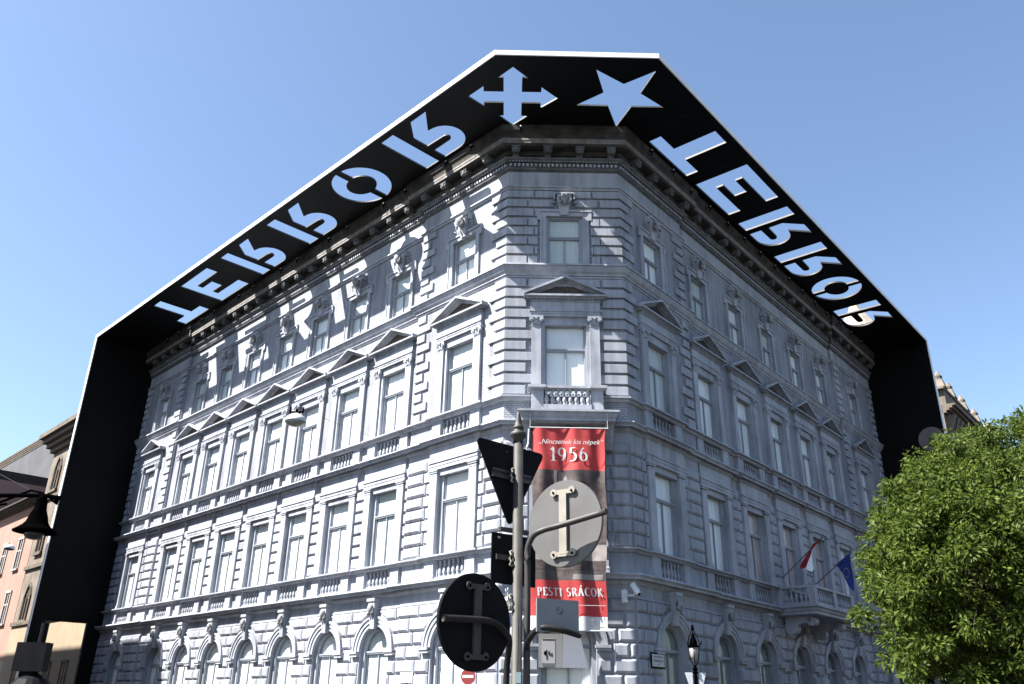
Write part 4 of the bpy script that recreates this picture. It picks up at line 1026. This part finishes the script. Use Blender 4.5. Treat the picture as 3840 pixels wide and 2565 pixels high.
# no-entry sign by the left front
ne = thing('no_entry_sign', 'round red no entry sign with a white bar, low beside the left front', 'road sign', (-1.055, 25.0, 2.44), radians(-20))
m = MB(); m.lathe([(.215, 0), (.215, -.015)], 36, axis='y'); put('sign_plate', m.mesh('sign_plate', mat('no_entry_red', (.24, .008, .01), .6)), None, ne)
m = MB(); m.box(-.165, .165, -.02, -.016, -.035, .035); put('white_bar', m.mesh('white_bar', M_WHITE), None, ne)
m = MB(); m.tube([(0, .04, .1), (0, .04, -2.44)], .03, 8); put('pole', m.mesh('pole', M_POLE), None, ne)

# ================================================================== LAMPS
lan = thing('lantern', 'ornate cast-iron street lantern with a glass globe at the bottom of the right front', 'street lamp', (5.26, 25.0, 0))
def lz(z15): return 1.6+(z15-1.6)*25/15
m = MB(); m.lathe([(.10, 0), (.10, .6), (.06, .7), (.05, lz(2.0)), (.045, lz(2.20)), (.085, lz(2.225)), (.05, lz(2.245)), (.08, lz(2.282)), (.055, lz(2.30)), (.03, lz(2.34))], 14)
put('lamp_post', m.mesh('lamp_post', M_IRON), None, lan)
m = MB(); z0, z1, z2 = lz(2.32), lz(2.51), lz(2.68)
for k in range(6):
    a = 2*pi*k/6+.3; c_, s_ = cos(a), sin(a)
    m.tube([(.03*c_, .03*s_, z0), (.11*c_, .11*s_, (z0+z1)/2-.03), (.15*c_, .15*s_, z1), (.165*c_, .165*s_, lz(2.60)), (.19*c_, .19*s_, z2), (.12*c_, .12*s_, lz(2.80)), (.03*c_, .03*s_, lz(2.90))], .011, 6)
m.lathe([(.165, lz(2.625)), (.18, lz(2.64)), (.165, lz(2.65))], 16); m.lathe([(.03, lz(2.89)), (.055, lz(2.92)), (.03, lz(2.94)), (.045, lz(2.96)), (.01, lz(2.985))], 10)
for k in range(3):
    a = 2*pi*k/3; m.tube([(.17*cos(a), .17*sin(a), lz(2.66)), (.23*cos(a), .23*sin(a), lz(2.70)), (.21*cos(a), .21*sin(a), lz(2.72))], .016, 6)
put('cage', m.mesh('cage', M_IRON), None, lan)
m = MB(); m.lathe([(.05, lz(2.40)), (.12, lz(2.50)), (.135, lz(2.56)), (.13, lz(2.62))], 16); put('globe', m.mesh('globe', noisy('lamp_globe', (.35, .32, .29), (.75, .72, .68), 9, .2), True), None, lan)
m = MB(); m.lathe([(.12, lz(2.63)), (.10, lz(2.72)), (.05, lz(2.80)), (.02, lz(2.86))], 14); put('hood', m.mesh('hood', M_IRON), None, lan)
m = MB()
for s in (-1, 1): m.frustum((s*.14-.05, s*.14+.05, -.02, .02), lz(2.03), (s*.19-.10, s*.19+.10, -.03, .03), lz(2.225))
put('flyer_board', m.mesh('flyer_board', M_LAMPW), None, lan)

dish = thing('hanging_lamp', 'white dish-shaped lamp hung on wires in front of the left front', 'street lamp', (-4.30*19/16, 19.0, 1.6+5.2*19/16), 0, 'lamps hung over the side street')
m = MB(); m.lathe([(.25, .0), (.255, .02), (.24, .08), (.19, .14), (.10, .19), (.05, .22)], 24); put('shade', m.mesh('shade', M_LAMPW, True), None, dish)
m = MB(); m.lathe([(.02, -.10), (.12, -.085), (.20, -.045), (.235, .0)], 20); put('diffuser', m.mesh('diffuser', noisy('lamp_diffuser', (.30, .31, .28), (.48, .50, .46), 8, .3), True), None, dish)
m = MB(); m.box(-.16, .16, -.03, .03, .24, .27); m.tube([(-.15, 0, .27), (-.15, 0, .38)], .022, 6); m.tube([(.15, 0, .27), (.15, 0, .38)], .022, 6); m.tube([(0, 0, .2), (0, 0, .34)], .03, 7)
put('hanger', m.mesh('hanger', M_IRON), None, dish)
bell = thing('bell_lamp', 'black bell-shaped lamp on a long arm at the left edge', 'street lamp', (-6.72, 12.0, 3.80))
m = MB(); m.lathe([(.285, 0), (.29, .015), (.24, .05), (.18, .10), (.145, .15), (.12, .24), (.085, .33), (.075, .44), (.06, .50), (.03, .54)], 26); put('shade', m.mesh('shade', M_IRON, True), None, bell)
m = MB(); m.lathe([(.03, -.10), (.10, -.085), (.13, -.04), (.13, .01)], 18); put('diffuser', m.mesh('diffuser', M_DARKWIN, True), None, bell)
m = MB(); m.tube([(-2.6, .1, .56), (-.6, 0, .52), (0, 0, .53), (.24, 0, .50)], .03, 8); m.tube([(-.6, 0, .42), (-.2, 0, .60), (0, 0, .56)], .018, 6)
for k in range(9): m.tube([(.0+.03*k, 0, .5+.03*sin(k)), (.06+.02*k, 0, .56-.02*k), (.14, 0, .46)], .014, 5)
m.tube([(-.62, 0, .5), (-.72, 0, .36), (-.5, 0, .40)], .02, 6); put('arm', m.mesh('arm', M_IRON), None, bell)
m = MB(); m.tube([(-2.6, .1, -3.8), (-2.6, .1, .8)], .06, 10); put('lamp_post', m.mesh('lamp_post', M_IRON), None, bell)
sl = thing('hanging_lamp', 'small white dish lamp far down the side street in front of the pink house', 'street lamp', (-20.46, 35.0, 7.33), 0, 'lamps hung over the side street')
m = MB(); m.lathe([(.21, 0), (.20, .08), (.12, .16), (.04, .2)], 18); put('shade', m.mesh('shade', M_LAMPW, True), None, sl); m = MB(); m.lathe([(.03, -.06), (.15, -.04), (.2, 0)], 16); put('diffuser', m.mesh('diffuser', M_DARKWIN, True), None, sl)
def cable(pts, r=.012, sag=.3, label='thin dark overhead cable across the side street'):
    a, b = Vector(pts[0]), Vector(pts[1]); P = []
    for k in range(17):
        t = k/16; p = a+(b-a)*t; p.z -= sag*4*t*(1-t); P.append(tuple(p))
    m = MB(); m.tube(P, r, 5); o = put('overhead_cable', m.mesh('overhead_cable', M_CABLE)); o['label'] = label; o['category'] = 'cable'; o['group'] = 'overhead cables'
dz = 1.6+5.2*19/16+.38
cable([(-5.1, 19, dz), tuple(W('L', 4.2, .05, 10.6))], .004, .1, 'cable from the hanging dish lamp to the front on its right')
cable([(-5.1, 19, dz), tuple(W('L', 30.5, .05, 16.2))], .004, .5, 'cable from the hanging dish lamp to the far end of the left front')
cable([(-6.75, 12, 4.33), (-9.6, 14.0, 5.6)], .006, .02, 'upper cable running left from the bell-shaped lamp')
cable([(-6.75, 12, 4.33), (-11.2, 14.0, 4.7)], .006, .02, 'lower cable running left from the bell-shaped lamp')
# dark signal boxes low at the left edge
sg = thing('signal_box', 'dark traffic signal head seen from behind on a pole at the lower left', 'traffic light', (-6.36, 12.0, 0))
m = MB(); m.box(-.20, .20, -.05, .12, 1.975, 2.335); m.frustum((-.05, .05, .12, .16), 1.99, (-.18, .18, .12, .16), 2.3); put('signal_head', m.mesh('signal_head', M_SIGNDARK), None, sg)
m = MB(); m.tube([(.0, .18, 0), (.0, .18, 2.6)], .05, 10); put('pole', m.mesh('pole', M_SIGNDARK), None, sg)
m = MB(); m.lathe([(.30, 1.55), (.29, 1.75), (.2, 1.88), (.08, 1.95)], 18, (.03, .1, 0)); put('pedestrian_head', m.mesh('pedestrian_head', M_SIGNDARK), None, sg)

# ================================================================== OTHER HOUSES
def house(name, label, fac, u0, u1, w, depth, h, wall, roofm, wins, cornice=None, bands=(), ground=None, ext=0.0):
    t = thing(name, label, 'building', (0, 0, 0)); sx = SX[fac]
    x0, x1 = sorted((sx*u0, sx*u1)); g0 = ground[0] if ground else 0
    m = MB(); m.box(x0, x1, -w, -w+depth, g0, h); put('wall', m.mesh('wall', wall), FM[fac], t)
    if ground: m = MB(); m.box(x0-.02, x1+.02, -w-.04, -w+depth, 0, ground[0]-.003); put('ground_floor_wall', m.mesh('ground_floor_wall', ground[1]), FM[fac], t)
    if cornice:
        m = MB(); pr = cornice[0]; hh = cornice[1]; n = 4
        for k in range(n):
            e = pr*(k+1)/n; za = h-hh+hh*k/n; en = min(e, ext); m.box(x0-(e if sx < 0 else en), x1+(en if sx < 0 else e), -w-e, -w+depth, za+.002, za+hh/n)
        put('cornice', m.mesh('cornice', cornice[2]), FM[fac], t)
    for z in bands:
        m = MB(); m.box(x0-.1*(sx < 0), x1+.1*(sx > 0), -w-.18, -w, z, z+.28); put('band', m.mesh('band', cornice[2] if cornice else wall), FM[fac], t)
    cache = {}
    for (uc, z0, z1, hw, kind) in wins:
        key = (round(z1-z0, 2), hw, kind)
        if key not in cache:
            H = z1-z0; m = MB(); g = MB()
            if kind == 'g':    # pointed two-light window
                pt = [(-hw, 0), (hw, 0), (hw, H-hw*1.5), (hw*.6, H-hw*.6), (0, H), (-hw*.6, H-hw*.6), (-hw, H-hw*1.5)]
                g.poly([(a, -.03, b) for a, b in pt])
                for a, b in zip(pt, pt[1:]+pt[:1]): m.tube([(a[0], -.06, a[1]), (b[0], -.06, b[1])], .09, 5)
                m.tube([(0, -.06, 0), (0, -.06, H-hw*1.2)], .07, 5); m.tube([(-hw*.5, -.06, H-hw*1.9), (0, -.06, H-hw*.9), (hw*.5, -.06, H-hw*1.9)], .05, 5)
                m.box(-hw-.2, hw+.2, -.2, 0, -.2, 0)
            else:
                g.quad((-hw, -.03, 0), (hw, -.03, 0), (hw, -.03, H), (-hw, -.03, H))
                m.box(-hw-.14, -hw, -.09, 0, 0, H); m.box(hw, hw+.14, -.09, 0, 0, H); m.box(-hw-.14, hw+.14, -.12, 0, H, H+.16); m.box(-hw-.2, hw+.2, -.18, 0, -.12, 0)
                m.box(-.05, .05, -.07, -.03, 0, H); m.box(-hw, hw, -.07, -.03, H*.6, H*.6+.09)
            cache[key] = (m.mesh('window_frame', roofm[1] if isinstance(roofm, tuple) else roofm), g.mesh('pane', M_DARKWIN))
        fo = put('window', cache[key][0], FT(fac, uc, w, z0), t); put('pane', cache[key][1], None, fo)
    return t
M_GOTH = noisy('brown_stone', (.16, .13, .10), (.27, .22, .18), 1.2, .85, bump=.4, bscale=8)
M_GOTHT = noisy('brown_stone_trim', (.12, .095, .07), (.2, .16, .12), 2, .85)
M_YEL = noisy('cream_yellow_plaster', (.37, .29, .19), (.43, .345, .235), 1, .85)
M_PINK = noisy('salmon_plaster', (.42, .225, .175), (.48, .265, .21), .8, .85)
M_EAVE = noisy('dark_brown_eaves', (.035, .026, .022), (.07, .055, .045), 3, .9)
M_GREY = noisy('grey_side_wall', (.085, .085, .098), (.115, .115, .128), .6, .9)
M_WFR = mat('pale_window_frames', (.55, .52, .48), .7)
house('gothic_house', 'brown stone house with pointed windows and a dark stepped cornice just beyond the black frame', 'L', 34.75, 52.1, -.02, 12, 21.4, M_GOTH, M_GOTHT,
      [(u, z, z+2.7, .62, 'g') for u in (37.2, 41.4, 45.6, 50.0) for z in (6.95, 11.85, 16.6)] + [(u, 1.6, 3.9, .45, 'r') for u in (39.2, 42.3, 45.6, 48.9)], (1.1, 1.5, M_GOTHT), (6.66, 10.7, 15.9), (6.65, M_YEL))
house('pink_house', 'salmon pink house with pale window frames and a brown eave', 'L', 52.2, 68.5, -.02, 11, 16.5, M_PINK, M_WFR,
      [(u, z, z+2.3, .50, 'r') for u in (54.9, 58.9, 62.9, 66.9) for z in (2.6, 7.0, 11.1)], (.8, .5, M_EAVE), (), (4.3, noisy('cream_base_plaster', (.50, .44, .33), (.56, .5, .38), 1, .85)))
house('grey_gabled_house', 'tall grey blank-walled house with a dark coping behind the pink house', 'L', 73.0, 104, -6, 12, 28.3, M_GREY, M_WFR, [], (.25, .8, M_GOTHT))
house('dark_eaved_house', 'house with two dark overhanging eaves at the left edge of the street', 'L', 68.6, 84, -.02, 10, 21.6, M_PINK, M_WFR, [(u, z, z+2.2, .5, 'r') for u in (72, 76, 80) for z in (7, 11.3, 15.6)], (1.9, .9, M_EAVE), (18.2,))
house('opposite_house', 'cream house across the side street whose shadow falls on the left front', 'L', 32.6, 60, 28.0, 14, 24.1, M_YEL, M_WFR, [(u, z, z+2.2, .55, 'r') for u in (36, 40, 44, 48, 52, 56) for z in (6.5, 11, 15.5, 19.5)], (.5, .6, M_EAVE))
house('corner_sky_blocker', 'lower brown house added on the opposite corner to block low sky, outside the view', 'L', 12, 31.0, 31.0, 14, 16.6, M_GOTH, M_WFR, [(u, z, z+2.2, .55, 'r') for u in (15, 19, 23, 27) for z in (6.5, 11)], (.4, .6, M_EAVE))  # unseen house added to keep low sky light off the left front
house('avenue_sky_blocker', 'long brown house added across the avenue to block sky light, outside the view', 'R', -12, 62, 62, 14, 21, M_GOTH, M_WFR, [(u, z, z+2.2, .55, 'r') for u in range(-8, 62, 5) for z in (2.5, 7.5, 12, 16)], (.5, .6, M_EAVE))  # added out of view to cut the sky light on the right front
house('plain_house', 'plain brown house next to the black frame on the avenue', 'R', 30.2, 49.0, -.5, 12, 21.5, M_GOTH, M_GOTHT, [(u, z, z+2.4, .6, 'r') for u in (33, 37, 41, 45) for z in (2, 7, 12, 17)], (.7, .8, M_GOTHT), (6, 11))
orn = house('ornate_house', 'brown house with a bracketed cornice and parapet rising behind the tree', 'R', 49.3, 72, 0, 14, 25.5, M_GOTH, M_GOTHT, [(u, z, z+2.6, .65, 'r') for u in (52, 56.2, 60.4, 64.6, 68.8) for z in (2, 7.5, 13, 18.5)], (1.0, .7, M_GOTHT), (6.2, 11.5, 17))
m = MB()
for k in range(18): m.frustum((50.2+1.15*k-.18, 50.2+1.15*k+.18, -.12, 0), 23.2, (50.2+1.15*k-.2, 50.2+1.15*k+.2, -.75, 0), 24.75)
put('cornice_bracket', m.mesh('cornice_bracket', M_GOTH), FM['R'], orn)
m = MB(); m.box(49.6, 71.5, -.3, .3, 25.5, 26.9); m.box(49.2, 72, -.42, .42, 26.9, 27.1)
for x in (49.9, 53.1, 57.4, 62, 67): m.frustum((x-.5, x+.5, -.5, .5), 27.1, (x-.3, x+.3, -.3, .3), 27.9); m.lathe([(.3, 27.9), (.35, 28.2), (.05, 28.7)], 10, (x, 0, 0))
put('parapet', m.mesh('parapet', M_GOTH), FM['R'], orn)
tur = thing('turret', 'sunlit cream roof turret glimpsed through the last cut-out letter on the right', 'turret', (27.3, 60.0, 20.3))
m = MB(); m.lathe([(2.0, 0), (2.0, 7.2), (2.2, 7.3), (2.2, 7.6), (1.9, 7.7), (1.5, 8.8), (1.55, 9.1), (1.0, 10.1), (.5, 10.9), (.15, 12.2)], 8); put('turret_wall', m.mesh('turret_wall', noisy('cream_stone', (.52, .45, .34), (.62, .56, .45), 1.5, .8)), None, tur)
m = MB()
for k in range(8):
    a = 2*pi*(k+.5)/8; c_, s_ = cos(a), sin(a); X = Vector((-s_, c_, 0)); C_ = Vector((1.87*c_, 1.87*s_, 0))
    m.quad(*[tuple(C_*q+X*p+Vector((0, 0, z))) for q, p, z in ((1, -.3, 4.2), (1, .3, 4.2), (1, .3, 6.6), (1, -.3, 6.6))])
put('turret_window', m.mesh('turret_window', M_DARKWIN), None, tur)

# ================================================================== TREES
def leaf_mat(name, c1, c2, c3):
    m = bpy.data.materials.new(name); m.use_nodes = True; nt = m.node_tree; N = nt.nodes; L = nt.links; b = N['Principled BSDF']; out = N['Material Output']
    g = N.new('ShaderNodeNewGeometry'); r = N.new('ShaderNodeValToRGB'); r.color_ramp.elements[0].color = (*c1, 1); r.color_ramp.elements[1].color = (*c3, 1)
    e = r.color_ramp.elements.new(.5); e.color = (*c2, 1); L.new(g.outputs['Random Per Island'], r.inputs[0]); L.new(r.outputs[0], b.inputs['Base Color'])
    b.inputs['Roughness'].default_value = .6; b.inputs['Specular IOR Level'].default_value = .22
    tr = N.new('ShaderNodeBsdfTranslucent'); L.new(r.outputs[0], tr.inputs[0]); mx = N.new('ShaderNodeMixShader'); mx.inputs[0].default_value = .45
    L.new(b.outputs[0], mx.inputs[1]); L.new(tr.outputs[0], mx.inputs[2]); L.new(mx.outputs[0], out.inputs[0]); return m
M_LEAF = leaf_mat('leaf_green', (.032, .056, .008), (.062, .098, .013), (.115, .150, .025))
M_BARK = noisy('bark', (.05, .04, .03), (.10, .08, .06), 10, .9, bump=.6, bscale=20)
def tree(label, base, cen, rad, ncl, seed, per=165, sz=.165, grp='leafy trees on the avenue'):
    t = thing('leafy_tree', label, 'tree', base, 0, grp); rng = np.random.default_rng(seed); base = np.array(base, float); cen = np.array(cen, float)-base
    lob = rng.normal(size=(9, 3)); lob /= np.linalg.norm(lob, axis=1)[:, None]; amp = rng.uniform(.05, .2, 9)
    d = rng.normal(size=(ncl, 3)); d /= np.linalg.norm(d, axis=1)[:, None]
    k = 1+sum(a*np.maximum(0, d@l)**5*1.6 for a, l in zip(amp, lob)) - .10*rng.random(ncl)
    rr = rng.uniform(.25, 1, ncl)**.42
    C = cen+d*(k*rr)[:, None]*np.array(rad)
    m = MB(); top = cen+np.array([0, 0, rad[2]*.5])
    m.tube([(0, 0, 0), tuple(cen*.35), tuple(cen*.7), tuple(top)], [.22, .18, .12, .03], 10); put('trunk', m.mesh('trunk', M_BARK, True), None, t)
    m = MB()
    for i in range(0, ncl, max(1, ncl//60)):
        s = cen*rng.uniform(.45, .95); e = C[i]; md = (s+e)/2+np.array([0, 0, .25]); m.tube([tuple(s), tuple(md), tuple(e)], [.05, .03, .012], 5)
    put('limb', m.mesh('limb', M_BARK), None, t)
    cr = rng.uniform(.20, .40, ncl); n = ncl*per; ci = np.repeat(np.arange(ncl), per)
    off = rng.normal(size=(n, 3)); off /= np.linalg.norm(off, axis=1)[:, None]; off *= (rng.random(n)**.4)[:, None]*cr[ci][:, None]
    P = C[ci]+off*np.array([1.15, 1.15, .8])
    ax = off/np.linalg.norm(off, axis=1)[:, None]+rng.normal(size=(n, 3))*.5+np.array([0, 0, -.35]); ax /= np.linalg.norm(ax, axis=1)[:, None]
    sd = np.cross(ax, rng.normal(size=(n, 3))); sd /= np.linalg.norm(sd, axis=1)[:, None]
    ln = rng.uniform(.6, 1.15, n)[:, None]*sz; wd = ln*.19
    V = np.stack([P, P+ax*ln*.5+sd*wd, P+ax*ln+np.array([0, 0, -.01]), P+ax*ln*.5-sd*wd], 1).reshape(-1, 3)
    me = bpy.data.meshes.new('crown'); me.vertices.add(len(V)); me.vertices.foreach_set('co', V.astype(np.float32).ravel())
    me.loops.add(len(V)); me.loops.foreach_set('vertex_index', np.arange(len(V), dtype=np.int32)); me.polygons.add(n)
    me.polygons.foreach_set('loop_start', np.arange(0, 4*n, 4, dtype=np.int32)); me.polygons.foreach_set('loop_total', np.full(n, 4, np.int32)) if False else None
    me.materials.append(M_LEAF); me.update(calc_edges=True); put('crown', me, None, t, kind='stuff')
tree('large leafy green tree hiding the lower right end of the front', (12.2, 21.6, 0), (11.85, 21.6, 4.95), (2.42, 2.5, 3.05), 560, 3)
tree('second leafy green tree cut by the right edge, higher and farther back', (15.4, 23.6, 0), (15.5, 23.6, 6.2), (2.8, 2.8, 3.6), 480, 8)
tree('leafy green tree low behind the first tree', (13.6, 24.5, 0), (13.9, 24.5, 4.4), (2.2, 2.2, 2.9), 300, 11)

# ================================================================== GROUND
M_ASPH = noisy('asphalt', (.022, .022, .023), (.036, .036, .035), 3, .9, bump=.3, bscale=60)
M_PAVE = noisy('pavement_slabs', (.075, .073, .07), (.11, .108, .104), 1.5, .85)
m = MB(); m.quad((-900, -400, -.01), (900, -400, -.01), (900, 1500, -.01), (-900, 1500, -.01)); put('ground', m.mesh('ground', M_ASPH), None, None, kind='structure')
m = MB()
ringp = [inset('L', 80, 3.2), inset('L', -.6, 3.2), inset('R', -.6, 5), inset('R', 80, 5), (2, 90)]
m.poly([(x, y, .13) for x, y in ringp])
for i in range(3): a, b = ringp[i], ringp[i+1]; m.quad((*a, -.01), (*b, -.01), (*b, .13), (*a, .13))
put('pavement', m.mesh('pavement', M_PAVE), None, None, kind='structure')
m = MB(); m.box(-6, 8, -8, 7.2, -.01, .13); put('pavement', m.mesh('pavement', M_PAVE), None, None, kind='structure')
